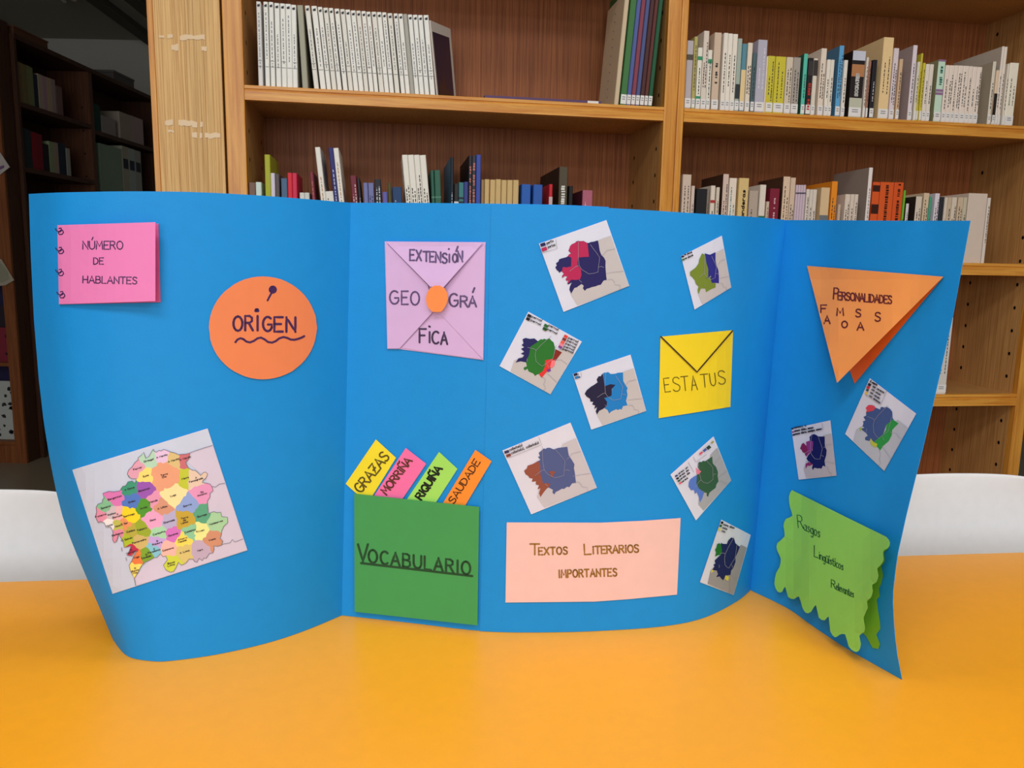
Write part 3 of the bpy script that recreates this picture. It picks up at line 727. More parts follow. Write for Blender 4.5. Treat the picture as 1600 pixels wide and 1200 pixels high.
for si, sec in enumerate(SEC):
    ks = []
    for ci, (b, t, _q) in enumerate(sec):
        f = {0: 1, 1: .8, 2: .6, 3: .36, 4: .15, 5: .04}.get(ci, 0) if si == 0 else ({5: 1, 4: .55, 3: .22, 2: .06}.get(ci, 0) if si == 2 else 0)
        T = LB if si == 0 else RB
        ks.append(column_pts(b, t, (lambda y, f=f, T=T: f*interp(T, y))))
    for i in range(len(ks)-1):
        for s_ in range(SUBD):
            t = s_/SUBD
            p = [ks[max(0, i-1)], ks[i], ks[i+1], ks[min(len(ks)-1, i+2)]]
            cols.append([catmull(p[0][k], p[1][k], p[2][k], p[3][k], t) for k in range(NV+1)])
            pxx.append(sec[i][1][0]+(sec[i+1][1][0]-sec[i][1][0])*t)
    if si == 2: cols.append(ks[-1]); pxx.append(sec[-1][1][0])
# hidden strip of the curl that turns back behind the left silhouette (none at the top corner)
hid = []
for j in (3, 2, 1):
    cc_ = []
    for k in range(NV+1):
        v = k/NV; a = max(0, 1-v/.62)**.8*j/3
        P_ = cols[0][k]; cc_.append(P_+Vector((-.004*math.sin(a*math.pi)+.022*a*a, .075*a, 0)) + Vector((0, .0002*j, 0)))
    hid.append(cc_)
cols_all = hid+cols
pxa = [0, 0, 0]+pxx
def smooth_v(c):
    return c
def normals(cs):
    N = []
    for i in range(len(cs)):
        a = cs[max(0, i-1)]; b = cs[min(len(cs)-1, i+1)]; row_ = []
        for k in range(NV+1):
            u_ = b[k]-a[k]; v_ = cs[i][min(NV, k+1)]-cs[i][max(0, k-1)]
            n_ = u_.cross(v_); row_.append(n_.normalized() if n_.length > 1e-12 else Vector((0, -1, 0)))
        N.append(row_)
    return N
NN = normals(cols_all)
def sheet(name, i0, i1, off, th_, mt, trim=0):
    V, Fc = [], []
    n = i1-i0+1
    for side in (0, 1):
        for i in range(i0, i1+1):
            for k in range(NV+1):
                P_ = cols_all[i][k]+NN[i][k]*(off-side*th_)
                if k == NV: P_ = P_-Vector((0, 0, trim))
                V.append(L_(P_))
    H = NV+1; M = n*H
    for i in range(n-1):
        for k in range(NV):
            a = i*H+k; Fc.append((a, a+H, a+H+1, a+1)); Fc.append((M+a, M+a+1, M+a+H+1, M+a+H))
        a = i*H; Fc.append((a, M+a, M+a+H, a+H)); a = i*H+NV; Fc.append((a, a+H, M+a+H, M+a))
    for k in range(NV):
        a = k; Fc.append((a, a+1, M+a+1, M+a)); a = (n-1)*H+k; Fc.append((a, M+a, M+a+1, a+1))
    o = mesh(name, V, Fc, mt, db)
    o.data.polygons.foreach_set('use_smooth', [True]*len(o.data.polygons))
    md = o.modifiers.new('e', 'EDGE_SPLIT'); md.split_angle = math.radians(28)
    return o
BLUE = mat((18, 140, 216), .62, .28, key='blue_card', bump=.35)
i_seam = 3+7*6+2*6
i_end = min(range(len(pxa)), key=lambda i: abs(pxa[i]-952))
sheet('cardboard_sheet', 0, i_end, 0, .0006, BLUE, -.0012)
sheet('cardboard_sheet', i_seam, len(cols_all)-1, .0009, .0006, BLUE)
# collision surface on which papers are laid
V = [P_ + NN[i][k]*(.0009 if i >= i_seam else 0) for i, c in enumerate(cols_all) for k, P_ in enumerate(c)]; H = NV+1
Fq = [(i*H+k, (i+1)*H+k, (i+1)*H+k+1, i*H+k+1) for i in range(3, len(cols_all)-1) for k in range(NV)]
BVH = BVHTree.FromPolygons(V, Fq)
def lay(x, y, off):
    d = ray(x, y).normalized()
    hit = BVH.ray_cast(CAM, d)
    if hit[0] is None:
        hit = BVH.find_nearest(CAM+d*.85)
        return L_(hit[0]-d*off)
    c = max(.35, abs(hit[1].dot(d)))
    return L_(hit[0]-d*(off/c))
def Z(ox, oy, s):
    return lambda pts: [(ox+p[0]/s, oy+p[1]/s) for p in pts]
def tess(poly, step=14):
    """triangulated polygon with interior points"""
    n = len(poly); pts = []; edges = []
    for i in range(n):
        a, b = poly[i], poly[(i+1) % n]; L = math.hypot(b[0]-a[0], b[1]-a[1]); m_ = max(1, int(L/step))
        for k in range(m_): pts.append((a[0]+(b[0]-a[0])*k/m_, a[1]+(b[1]-a[1])*k/m_))
    nb = len(pts); edges = [(i, (i+1) % nb) for i in range(nb)]
    def inside(x, y):
        c = False; j = nb-1
        for i in range(nb):
            xi, yi = pts[i]; xj, yj = pts[j]
            if (yi > y) != (yj > y) and x < (xj-xi)*(y-yi)/(yj-yi)+xi: c = not c
            j = i
        return c
    xs = [p[0] for p in poly]; ys = [p[1] for p in poly]
    gx = min(xs)+step/2
    while gx < max(xs):
        gy = min(ys)+step/2
        while gy < max(ys):
            if inside(gx, gy): pts.append((gx, gy))
            gy += step
        gx += step
    r = delaunay_2d_cdt([Vector(p) for p in pts], edges, [list(range(nb))], 1, 1e-5)
    return [tuple(v) for v in r[0]], [tuple(f) for f in r[2]]
def sheetpiece(name, poly, mt, off, parent, label=None, th_=.0005, step=14):
    """a cut piece of paper following the board; off = height above it (number or function of pixel)"""
    P2, F2 = tess(poly, step)
    fo = off if callable(off) else (lambda x, y: off)
    V = [lay(x, y, fo(x, y)) for x, y in P2]; n = len(V)
    V += [lay(x, y, max(.0001, fo(x, y)-th_)) for x, y in P2]
    cnt = {}
    Fc = []
    for f in F2:
        # orient towards the camera
        a, b, c = (P2[i] for i in f[:3])
        if (b[0]-a[0])*(c[1]-a[1])-(b[1]-a[1])*(c[0]-a[0]) > 0: f = f[::-1]
        Fc.append(f); Fc.append(tuple(n+i for i in f[::-1]))
        for i in range(len(f)): e_ = (f[i], f[(i+1) % len(f)]); cnt[e_] = 1
    for (a, b) in cnt:
        if (b, a) not in cnt: Fc.append((b, a, n+a, n+b))
    o = mesh(name, V, Fc, mt, parent)
    if label: o['label'] = label
    return o
def printed(name, items, off, parent, step=14, label=None):
    """flat ink areas: list of (polygon, colour); one mesh, one material per colour"""
    V, Fc, fm, ms, idx = [], [], [], [], {}
    for q_, (poly, col) in enumerate(items):
        if col not in idx: idx[col] = len(ms); ms.append(mat(col, .6, .2))
        P2, F2 = tess(poly, step); n = len(V)
        V += [lay(x, y, off+q_*.00011) for x, y in P2]
        for f in F2:
            a, b, c = (P2[i] for i in f[:3])
            if (b[0]-a[0])*(c[1]-a[1])-(b[1]-a[1])*(c[0]-a[0]) > 0: f = f[::-1]
            Fc.append(tuple(n+i for i in f)); fm.append(idx[col])
    o = mesh(name, V, Fc, ms, parent, fm=fm)
    if label: o['label'] = label
    return o
def ink(name, lines, hw, col, off, parent, label=None, caps=8):
    V2, F2 = ribbon2d(lines, hw, 6, caps)
    fo = off if callable(off) else (lambda x, y: off)
    o = mesh(name, [lay(x, y, fo(x, y)) for x, y in V2], F2, mat(col, .5, .3), parent)
    if label: o['label'] = label
    return o
def hom(q_):
    """unit square (u right, v down) -> quadrilateral TL,TR,BR,BL"""
    (x0, y0), (x1, y1), (x2, y2), (x3, y3) = q_
    dx1, dx2, sx_ = x1-x2, x3-x2, x0-x1+x2-x3; dy1, dy2, sy_ = y1-y2, y3-y2, y0-y1+y2-y3
    den = dx1*dy2-dx2*dy1; g = (sx_*dy2-dx2*sy_)/den; h = (dx1*sy_-sx_*dy1)/den
    a, b, c = x1-x0+g*x1, x3-x0+h*x3, x0; d, e, f = y1-y0+g*y1, y3-y0+h*y3, y0
    M = Matrix(((a, b, c), (d, e, f), (g, h, 1)))
    def fw(u, v): r_ = M @ Vector((u, v, 1)); return (r_.x/r_.z, r_.y/r_.z)
    Mi = M.inverted()
    def bw(x, y): r_ = Mi @ Vector((x, y, 1)); return (r_.x/r_.z, r_.y/r_.z)
    return fw, bw
SHAD = (200, 196, 204)
INKV = (74, 44, 92)
def band_on(a, b): return a
# ---- pink notebook
z = Z(60, 330, 3.2)
nb_ = empty('notebook_card', (0, 0, 0)); nb_.parent = db; nb_['label'] = 'pink folded paper booklet with drawn spiral rings, top left of the blue sheet'
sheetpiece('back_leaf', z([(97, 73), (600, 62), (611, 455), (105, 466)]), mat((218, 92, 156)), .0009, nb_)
cov = lambda x, y: .002+.010*max(0, min(1, (x-92)/150))
sheetpiece('cover_leaf', z([(95, 70), (585, 55), (585, 450), (103, 465)]), mat((228, 126, 186)), cov, nb_)
cin = lambda x, y: cov(x, y)+.0002
Ls = word('NÚMERO', z([(222, 190)])[0], z([(422, 190)])[0], 12.5, 0, 1.4)+word('DE', z([(276, 265)])[0], z([(325, 265)])[0], 10)+word('HABLANTES', z([(222, 358)])[0], z([(492, 364)])[0], 10.5)
ink('lettering', Ls, .85, INKV, cin, nb_)
sp = []
for (x, y) in ((105, 100), (106, 196), (106, 306), (112, 417)):
    sp.append(z([(x-20, y-12), (x-14, y-2), (x-2, y+2), (x+8, y-6), (x+16, y-4), (x+20, y+6), (x+12, y+16), (x, y+16), (x-6, y+8), (x+2, y)]))
    sp.append(z([(x-2, y-14), (x+8, y-16), (x+12, y-6), (x+4, y+2)]))
ink('spiral_rings', sp, .8, (52, 28, 84), lambda x, y: cov(x, y)+.0002 if x > 90 else .0022, nb_)
# ---- orange disc
c = empty('disc_card'); c.parent = db; c['label'] = 'round orange paper disc reading ORIGEN with a drawn pin'
disc = [(410.6+84.2*math.cos(a*math.pi/28)+(.8 if a % 9 == 0 else 0), 512.3+80.4*math.sin(a*math.pi/28)) for a in range(56)]
sheetpiece('disc', disc, mat((230, 132, 84)), .0014, c)
Ls = []
for ch, x0, x1, yb in (('O', 975, 1020, 598), ('R', 1034, 1072, 596), ('I', 1090, 1102, 596), ('G', 1122, 1166, 600), ('E', 1180, 1222, 602), ('N', 1240, 1285, 603)):
    a, b = z([(x0, yb), (x1, yb)]); Ls += word(ch, a, b, 22.5)
ink('lettering', Ls, 1.9, (72, 38, 84), .0016, c)
ink('drawn_pin', [z([(1172, 392), (1164, 412), (1154, 430), (1146, 446)])], 1.5, (62, 34, 88), .0016, c)
ink('drawn_pin', [z([(1172+14*math.cos(k*.7), 392+14*math.sin(k*.7)) for k in range(10)]), z([(1163, 392), (1181, 392)]), z([(1092, 495), (1093, 497)]), z([(1086, 498), (1098, 498), (1096, 492), (1088, 492)])], 2.2, (62, 34, 88), .0016, c)
wv = [(985, 655), (995, 642), (1010, 635), (1025, 640), (1040, 652), (1058, 656), (1078, 648), (1095, 636), (1112, 632), (1130, 640), (1148, 654), (1168, 657), (1186, 650), (1204, 636), (1225, 629), (1245, 634), (1262, 642), (1280, 643), (1300, 638), (1316, 632), (1329, 625)]
ink('wavy_line', [z(wv)], 1.7, (72, 38, 84), .0016, c)
# ---- lilac four-flap envelope
z = Z(580, 350, 5.217)
c = empty('envelope_card'); c.parent = db; c['label'] = 'lilac square envelope of four folded flaps with an orange seal'
LIL = mat((207, 174, 220)); 
sheetpiece('back_leaf', z([(110, 142), (933, 148), (915, 1110), (232, 1020), (132, 1018)]), LIL, .0009, c)
sheetpiece('flap', z([(250, 1010), (508, 716), (550, 716), (908, 1104), (500, 1050)]), LIL, .0016, c)
sheetpiece('flap', z([(118, 150), (462, 498), (500, 720), (232, 1013), (132, 1015)]), LIL, lambda x, y: .0024+.0022*max(0, min(1, (x-610)/60)), c)
sheetpiece('flap', z([(927, 160), (912, 1104), (548, 716), (600, 520)]), LIL, lambda x, y: .0022, c)
sheetpiece('flap', z([(122, 146), (912, 150), (588, 518), (480, 510)]), LIL, lambda x, y: .0034+.005*max(0, min(1, (y-385)/60)), c)
seal = [(500+0, 716), (470, 690), (452, 655), (446, 608), (455, 560), (480, 522), (515, 502), (560, 502), (600, 525), (622, 565), (626, 610), (612, 655), (590, 692), (572, 714), (545, 718)]
sheetpiece('seal', z(seal), mat((248, 142, 76)), .0088, c, 'round orange paper seal')
GR = (98, 78, 122)
Ls = []
for ch, x0, x1, yt, yb in (('E', 316, 352, 210, 296), ('X', 368, 408, 215, 298), ('T', 424, 474, 225, 304), ('E', 478, 512, 226, 308), ('N', 526, 566, 230, 312), ('S', 580, 618, 240, 318), ('I', 632, 642, 248, 310), ('O', 664, 700, 244, 312), ('N', 706, 744, 222, 306)):
    a, b = z([(x0, yb), (x1, yb)]); Ls += word(ch, a, b, (yb-yt)/5.217)
Ls += [z([(706, 184), (692, 222)]), z([(632, 203), (634, 204)])]
ink('lettering', Ls, 1.5, GR, lambda x, y: .0037+.005*max(0, min(1, (y-385)/60)), c)
Ls = []
for ch, x0, x1, yt, yb in (('G', 150, 222, 545, 652), ('E', 248, 300, 548, 655), ('O', 322, 392, 552, 660)):
    a, b = z([(x0, yb), (x1, yb)]); Ls += word(ch, a, b, (yb-yt)/5.217)
ink('lettering', Ls, 1.4, GR, lambda x, y: .0027+.0022*max(0, min(1, (x-610)/60)), c)
Ls = []
for ch, x0, x1, yt, yb in (('G', 636, 706, 568, 672), ('R', 728, 786, 588, 676), ('A', 796, 856, 590, 674)):
    a, b = z([(x0, yb), (x1, yb)]); Ls += word(ch, a, b, (yb-yt)/5.217)
Ls += [z([(842, 522), (828, 556)])]
ink('lettering', Ls, 1.55, GR, .0025, c)
Ls = []
for ch, x0, x1, yt, yb in (('F', 394, 444, 856, 966), ('I', 470, 482, 880, 966), ('C', 496, 550, 876, 976), ('A', 568, 620, 884, 980)):
    a, b = z([(x0, yb), (x1, yb)]); Ls += word(ch, a, b, (yb-yt)/5.217)
Ls += [z([(472, 834), (478, 838)])]
ink('lettering', Ls, 1.6, (72, 56, 88), .0019, c)
# ---- yellow envelope
z = Z(1010, 350, 3.75)
c = empty('yellow_envelope_card'); c.parent = db; c['label'] = 'yellow envelope-shaped paper reading ESTATUS'
YE = mat((233, 208, 34))
sheetpiece('body', z([(82, 660), (508, 622), (492, 1072), (72, 1138)]), YE, .0012, c)
sheetpiece('flap', z([(84, 661), (506, 623), (297, 866)]), YE, .002, c)
ink('flap_line', [z([(85, 660), (297, 867), (505, 626)])], 1.1, (58, 40, 28), .0023, c)
Ls = []
for ch, x0, x1, yt, yb in (('E', 110, 142, 905, 985), ('S', 158, 200, 900, 982), ('T', 208, 250, 895, 978), ('A', 266, 300, 892, 975), ('T', 322, 366, 882, 958), ('U', 378, 410, 876, 950), ('S', 424, 466, 862, 940)):
    a, b = z([(x0, yb), (x1, yb-4)]); Ls += word(ch, a, b, (yb-yt)/3.75)
ink('lettering', Ls, .7, (92, 78, 22), .0015, c)
# ---- peach card
z = Z(780, 790, 5.333)
c = empty('peach_card'); c.parent = db; c['label'] = 'long peach paper reading TEXTOS LITERARIOS IMPORTANTES'
sheetpiece('leaf', z([(63, 140), (850, 142), (1200, 126), (1512, 103), (1482, 742), (1100, 778), (800, 800), (52, 808)]), mat((233, 192, 186)), .0012, c)
Ls = word('T', z([(258, 408)])[0], z([(335, 408)])[0], 16.5)+word('EXTOS', z([(330, 410)])[0], z([(568, 404)])[0], 11, 0, 2)+word('L', z([(712, 408)])[0], z([(765, 405)])[0], 16)+word('|TERAR|OS', z([(780, 402)])[0], z([(1162, 388)])[0], 11.5)+word('IMPORTANTES', z([(498, 600)])[0], z([(980, 586)])[0], 11.5, 0, 2.1)
ink('lettering', Ls, 1.25, (152, 108, 46), .0015, c)
# ---- green pocket and its slips
z = Z(530, 670, 3.75)
pk = empty('pocket_card'); pk.parent = db; pk['label'] = 'green paper pocket reading VOCABULARIO at the foot of the sheet'
sheetpiece('pocket', z([(88, 380), (820, 457), (810, 1152), (90, 1072)]), mat((66, 152, 84)), .0048, pk)
Ls = word('V', z([(110, 778)])[0], z([(168, 778)])[0], 27)+word('OCABULARIO', z([(172, 782)])[0], z([(768, 856)])[0], 20, 0, 2.3, up=(0, -1))
Ls += [z([(128, 787), (780, 863)])]
ink('lettering', Ls, 1.8, (30, 72, 44), .0051, pk)
def slip(poly, col, txt, p0, p1, h, hw, ic, off, label, up=None):
    r_ = empty('paper_slip', db.location); tag(r_, label, 'paper slip', 'paper slips in the green pocket')
    sheetpiece('leaf', z(poly), mat(col), off, r_)
    a, b = z([p0, p1]); ink('lettering', word(txt, a, b, h, 0, 1.3), hw, ic, off+.0003, r_)
slip([(215, 62), (333, 170), (165, 440), (38, 322)], (236, 218, 46), 'GRAZAS', (128, 378), (296, 168), 15.5, 1.35, (98, 82, 28), .0016, 'yellow paper slip reading GRAZAS standing in the green pocket')
slip([(390, 112), (510, 205), (310, 500), (160, 460)], (238, 112, 168), 'MORR|ÑA', (278, 388), (428, 190), 12, 1.3, (98, 52, 38), .0022, 'pink paper slip reading MORRIÑA standing in the green pocket')
slip([(585, 135), (693, 235), (510, 520), (345, 490)], (160, 222, 98), 'R|QU|ÑA', (482, 418), (604, 236), 11.5, 1.6, (24, 34, 24), .0016, 'lime green paper slip standing between pink and orange slips in the pocket')
slip([(798, 123), (893, 190), (690, 530), (550, 530)], (244, 142, 46), 'SAUDADE', (672, 440), (826, 196), 10.5, 1.0, (82, 48, 20), .0022, 'orange paper slip reading SAUDADE standing in the green pocket')
# ---- orange triangle
z = Z(1240, 400, 5.716)
c = empty('triangle_card'); c.parent = db; c['label'] = 'folded orange paper triangle reading PERSONALIDADES, its front leaf lifted'
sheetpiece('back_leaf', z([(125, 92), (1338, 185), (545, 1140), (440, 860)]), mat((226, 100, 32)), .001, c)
tri = lambda x, y: .0022+.022*max(0, min(1, (y-432)/170))
sheetpiece('front_leaf', z([(120, 88), (1338, 185), (388, 1133)]), mat((240, 152, 80)), tri, c)
ti = lambda x, y: tri(x, y)+.0003
DR = (104, 34, 32)
Ls = word('P', z([(355, 382)])[0], z([(398, 385)])[0], 17)+word('ERSONAL|DADES', z([(396, 389)])[0], z([(876, 426)])[0], 12, 0, .9, up=(0, -1))
for ch, x0, x1, yt, yb in (('F', 243, 292, 438, 503), ('M', 386, 445, 468, 530), ('S', 555, 600, 476, 544), ('S', 727, 775, 505, 582), ('A', 273, 325, 536, 603), ('O', 430, 480, 582, 640), ('A', 568, 626, 594, 662)):
    a, b = z([(x0, yb), (x1, yb)]); Ls += word(ch, a, b, (yb-yt)/5.716)
ink('lettering', Ls, 1.15, DR, ti, c)
# ---- lime scalloped card
z = Z(1190, 750, 3.75)
c = empty('scalloped_card'); c.parent = db; c['label'] = 'lime green scalloped paper, front leaf lifted, reading Rasgos Lingüísticos Relevantes'
def smoothpoly(p, n=3):
    o_ = []
    for i in range(len(p)):
        a, b, c_, d = (p[(i+k-1) % len(p)] for k in range(4))
        for s_ in range(n):
            t = s_/n
            o_.append(tuple(.5*((2*b[j])+(c_[j]-a[j])*t+(2*a[j]-5*b[j]+4*c_[j]-d[j])*t*t+(3*b[j]-3*c_[j]+d[j]-a[j])*t**3) for j in (0, 1)))
    return o_
fr_ = [(175, 62), (195, 68), (300, 120), (500, 220), (700, 318), (735, 338), (752, 368), (742, 398), (716, 412), (712, 440), (715, 470), (695, 502), (678, 520), (685, 560), (672, 600), (648, 614), (652, 650), (640, 690), (618, 710), (622, 750), (598, 805), (606, 860), (600, 892), (573, 912), (582, 960), (570, 1000), (545, 1006), (510, 975), (490, 905), (455, 908), (430, 922), (402, 885), (393, 800), (370, 822), (335, 806), (318, 732), (290, 772), (260, 779), (238, 745), (218, 682), (190, 698), (155, 685), (138, 625), (120, 655), (95, 655), (75, 610), (85, 545), (105, 510), (112, 460), (90, 410), (92, 370), (135, 330), (128, 270), (142, 228), (180, 210), (166, 160), (160, 100)]
bk_ = [(250, 160), (500, 275), (640, 335), (732, 352), (750, 370), (742, 400), (718, 424), (722, 478), (702, 505), (712, 560), (700, 610), (688, 635), (692, 680), (675, 702), (682, 760), (694, 832), (696, 872), (672, 905), (695, 962), (683, 990), (650, 984), (612, 915), (520, 820), (300, 600)]
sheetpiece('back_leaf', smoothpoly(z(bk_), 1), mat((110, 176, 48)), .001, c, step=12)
sc_ = lambda x, y: .002+.016*max(0, min(1, ((x-1225)/160*.5+(y-800)/200*.7)))
sheetpiece('front_leaf', smoothpoly(z(fr_), 2), mat((138, 208, 92)), sc_, c, step=12)
Ls = word('R', z([(215, 280)])[0], z([(245, 285)])[0], 20, up=(-.1, -1))+word('asgos', z([(246, 292)])[0], z([(342, 338)])[0], 15, 0, 1, up=(0, -1))
Ls += word('L', z([(308, 448)])[0], z([(330, 456)])[0], 17, up=(0, -1))+word('ingüíst|cos', z([(336, 462)])[0], z([(478, 530)])[0], 12.5, 0, 1, up=(0, -1))
Ls += word('R', z([(408, 628)])[0], z([(432, 638)])[0], 12, up=(0, -1))+word('elevantes', z([(436, 642)])[0], z([(540, 690)])[0], 11.5, 0, .9, up=(0, -1))
ink('lettering', Ls, .65, (24, 84, 40), lambda x, y: sc_(x, y)+.0003, c)
# ---- maps
zm = Z(0, 0, 1)
GAL = [(640, 198), (655, 192), (672, 190), (697, 182), (702, 205), (708, 245), (714, 262), (720, 275), (735, 290), (745, 310), (744, 345), (748, 395), (752, 430), (735, 432), (728, 440), (715, 460), (700, 462), (680, 470), (660, 474), (640, 482), (628, 484), (615, 498), (603, 482), (608, 466), (595, 455), (580, 465), (565, 476), (550, 480), (540, 498), (530, 515), (518, 490), (522, 470), (534, 445), (512, 458), (505, 452), (522, 430), (500, 436), (495, 425), (508, 405), (490, 403), (475, 418), (472, 405), (484, 390), (470, 375), (455, 385), (450, 375), (440, 368), (430, 350), (440, 340), (435, 325), (450, 315), (455, 300), (470, 295), (490, 290), (505, 285), (515, 272), (530, 265), (512, 246), (524, 238), (520, 222), (535, 205), (550, 205), (560, 190), (575, 185), (590, 190), (605, 185), (630, 198)]
LAND = [(697, 182), (740, 165), (778, 152), (893, 467), (568, 588), (525, 515), (545, 440), (600, 400), (690, 330), (680, 230)]
BORD = [[(575, 190), (574, 290), (580, 340), (597, 365), (640, 392), (672, 388), (698, 380), (700, 350), (718, 345), (735, 352)], [(650, 208), (665, 230), (690, 262), (708, 290), (704, 320), (700, 350)], [(520, 375), (560, 345), (580, 340)], [(580, 430), (596, 445)],
        [(720, 278), (735, 268), (752, 245), (778, 240), (804, 234)], [(750, 388), (800, 380), (858, 374)], [(758, 428), (785, 425), (800, 442), (802, 458), (835, 462), (838, 490)]]
_f, _b = hom([(328, 203), (750, 55), (893, 467), (482, 630)])
NG = [_b(*p) for p in GAL]; NL = [_b(*p) for p in LAND]; NBR = [[_b(*p) for p in l] for l in BORD]
def small_map(label, outline, zz, corners, base, overlays, legend, land=(188, 184, 186), paper=(208, 212, 230), ex=()):
    c = empty('map_card'); c.parent = db; c['label'] = label
    fw, bw = hom(zz(corners))
    sheetpiece('leaf', [fw(0, 0), fw(1, 0), fw(1, 1), fw(0, 1)], mat(paper, .5, .3), .0010, c)
    def inset(p): return [(min(.997, max(.003, u)), min(.997, max(.003, v))) for u, v in p]
    it = [([fw(*p) for p in inset(NL)], land), (zz(outline) if outline else [fw(*p) for p in NG], base)]
    it += [(zz(p), col) for p, col in overlays]
    o = printed('printed_map', it, .0014, c, step=9)
    ink('border_lines', [[fw(*p) for p in l] for l in NBR], .24, (150, 148, 164), .0021, c, caps=0)
    sq = []; ln = []
    for box_, col, txt, a, b, h in legend:
        if col: sq.append((zz(box_), col))
        if txt: ln += word(txt, zz([a])[0], zz([b])[0], h, 0, 1.2)
    for fr in ex: ln2 = ink('legend_frame', [zz(fr)], .3, (150, 148, 160), .0021, c, caps=0)
    if sq: printed('legend_key', sq, .0020, c)
    if ln: ink('lettering', ln, .42, (40, 38, 48), .0023, c, caps=5)
    return c
def sqr(x, y, w_, h_, ang):
    ca, sa = math.cos(ang), math.sin(ang)
    return [(x, y), (x+w_*ca, y+w_*sa), (x+w_*ca-h_*sa, y+w_*sa+h_*ca), (x-h_*sa, y+h_*ca)]
z7 = Z(760, 330, 4); z8 = Z(760, 540, 4.285); z9 = Z(1010, 350, 3.75); z10 = Z(1030, 670, 4.444); z11 = Z(1220, 570, 6)
NAVY = (36, 32, 92)
small_map('largest top map print in navy and crimson, right of the lilac envelope', None, z7, [(328, 203), (750, 55), (893, 467), (482, 630)], NAVY,
  [([(575, 187), (605, 187), (632, 200), (641, 285), (606, 286), (575, 290), (570, 322), (572, 342), (590, 360), (594, 400), (585, 425), (560, 430), (530, 428), (512, 450), (506, 446), (516, 428), (500, 434), (495, 425), (506, 408), (490, 405), (476, 416), (474, 405), (484, 390), (472, 378), (478, 348), (500, 352), (530, 345), (531, 290), (508, 281), (516, 270), (530, 263), (514, 243), (522, 222), (536, 206), (556, 196)], (176, 36, 84))],
  [(sqr(335, 204, 32, 20, -.33), (34, 34, 84), 'perfis', (378, 206), (420, 190), 3.6), (sqr(342, 232, 34, 22, -.33), (176, 40, 86), 'pertas', (386, 230), (432, 214), 3.6)], ex=([(434, 176), (442, 232), (345, 262)],))
small_map('tilted map print in green with navy coast and red corner, left of the seam', [(275,845),(300,815),(322,812),(340,800),(352,802),(362,797),(372,802),(380,800),(395,795),(405,808),(420,820),(428,850),(425,895),(415,925),(425,940),(400,985),(370,1000),(345,1035),(332,1018),(318,1020),(305,1030),(290,1012),(280,1010),(262,1000),(258,985),(240,995),(232,985),(236,975),(252,970),(248,945),(262,900)], z7, [(262, 628), (597, 815), (400, 1145), (82, 968)], (40, 112, 42),
  [([(226, 800), (245, 792), (272, 798), (300, 795), (324, 815), (300, 830), (276, 845), (266, 900), (254, 925), (248, 945), (215, 938), (182, 946), (200, 920), (225, 915), (236, 900), (215, 890), (236, 878), (216, 860), (236, 850), (220, 836), (232, 826)], (34, 34, 92)),
   ([(432, 862), (472, 882), (430, 938), (414, 925), (425, 895)], (128, 40, 32)), ([(368, 932), (415, 922), (425, 940), (404, 962), (398, 985), (372, 1010), (345, 1042), (328, 1018), (352, 1000), (365, 975)], (216, 52, 50)), ([(408, 934), (430, 930), (428, 960), (412, 980), (398, 975)], (232, 120, 130)), ([(376, 990), (400, 984), (404, 998), (384, 1006)], (120, 50, 140))],
  [(sqr(262, 640, 24, 18, .5), (30, 26, 36), 'pernal', (282, 662), (345, 690), 3.2), (sqr(254, 660, 24, 18, .5), (30, 28, 40), 'pernal', (276, 684), (338, 714), 3.2), (sqr(366, 702, 26, 18, .5), (34, 100, 40), 'pernal', (388, 716), (448, 746), 3.2), (sqr(358, 722, 26, 18, .5), (24, 80, 34), 'pernal', (380, 740), (440, 770), 3.2),
   (sqr(490, 770, 24, 17, .5), (214, 60, 44), 'pernal', (512, 795), (572, 822), 3.2), (sqr(480, 788, 24, 17, .5), (130, 42, 32), 'pernal', (504, 812), (564, 840), 3.2), (sqr(470, 806, 24, 17, .5), (226, 90, 70), 'pernal', (494, 830), (556, 858), 3.2), (sqr(462, 822, 24, 17, .5), (226, 130, 150), 'pernal', (484, 848), (548, 874), 3.2), (sqr(454, 838, 24, 14, .5), (120, 60, 140), 'pernal', (476, 864), (542, 890), 3.2)])
small_map('map print in black-blue and bright blue, below the tilted green one', [(780,188),(790,180),(800,182),(810,178),(820,180),(832,190),(845,190),(865,188),(880,182),(915,180),(916,235),(930,262),(946,285),(940,300),(945,330),(935,370),(945,400),(915,405),(905,430),(895,424),(880,432),(870,426),(860,430),(838,440),(822,455),(810,430),(790,420),(808,400),(790,350),(835,335),(845,280),(790,268)], z8, [(578, 190), (965, 60), (1070, 438), (702, 563)], (30, 122, 196),
  [([(778, 186), (786, 232), (792, 272), (830, 258), (864, 263), (840, 290), (838, 335), (815, 345), (788, 350), (808, 376), (806, 404), (780, 425), (756, 436), (740, 462), (732, 440), (742, 412), (722, 424), (728, 400), (708, 395), (716, 376), (696, 374), (694, 356), (670, 340), (658, 322), (672, 298), (700, 275), (722, 262), (745, 246), (738, 228), (752, 205), (766, 205)], (34, 32, 62))],
  [(sqr(582, 190, 26, 16, -.32), (24, 24, 52), 'l', (616, 198), (620, 196), 3), (sqr(590, 210, 26, 16, -.32), (40, 120, 186), 'e', (620, 216), (628, 213), 3)], ex=([(632, 178), (638, 208), (596, 224)],))
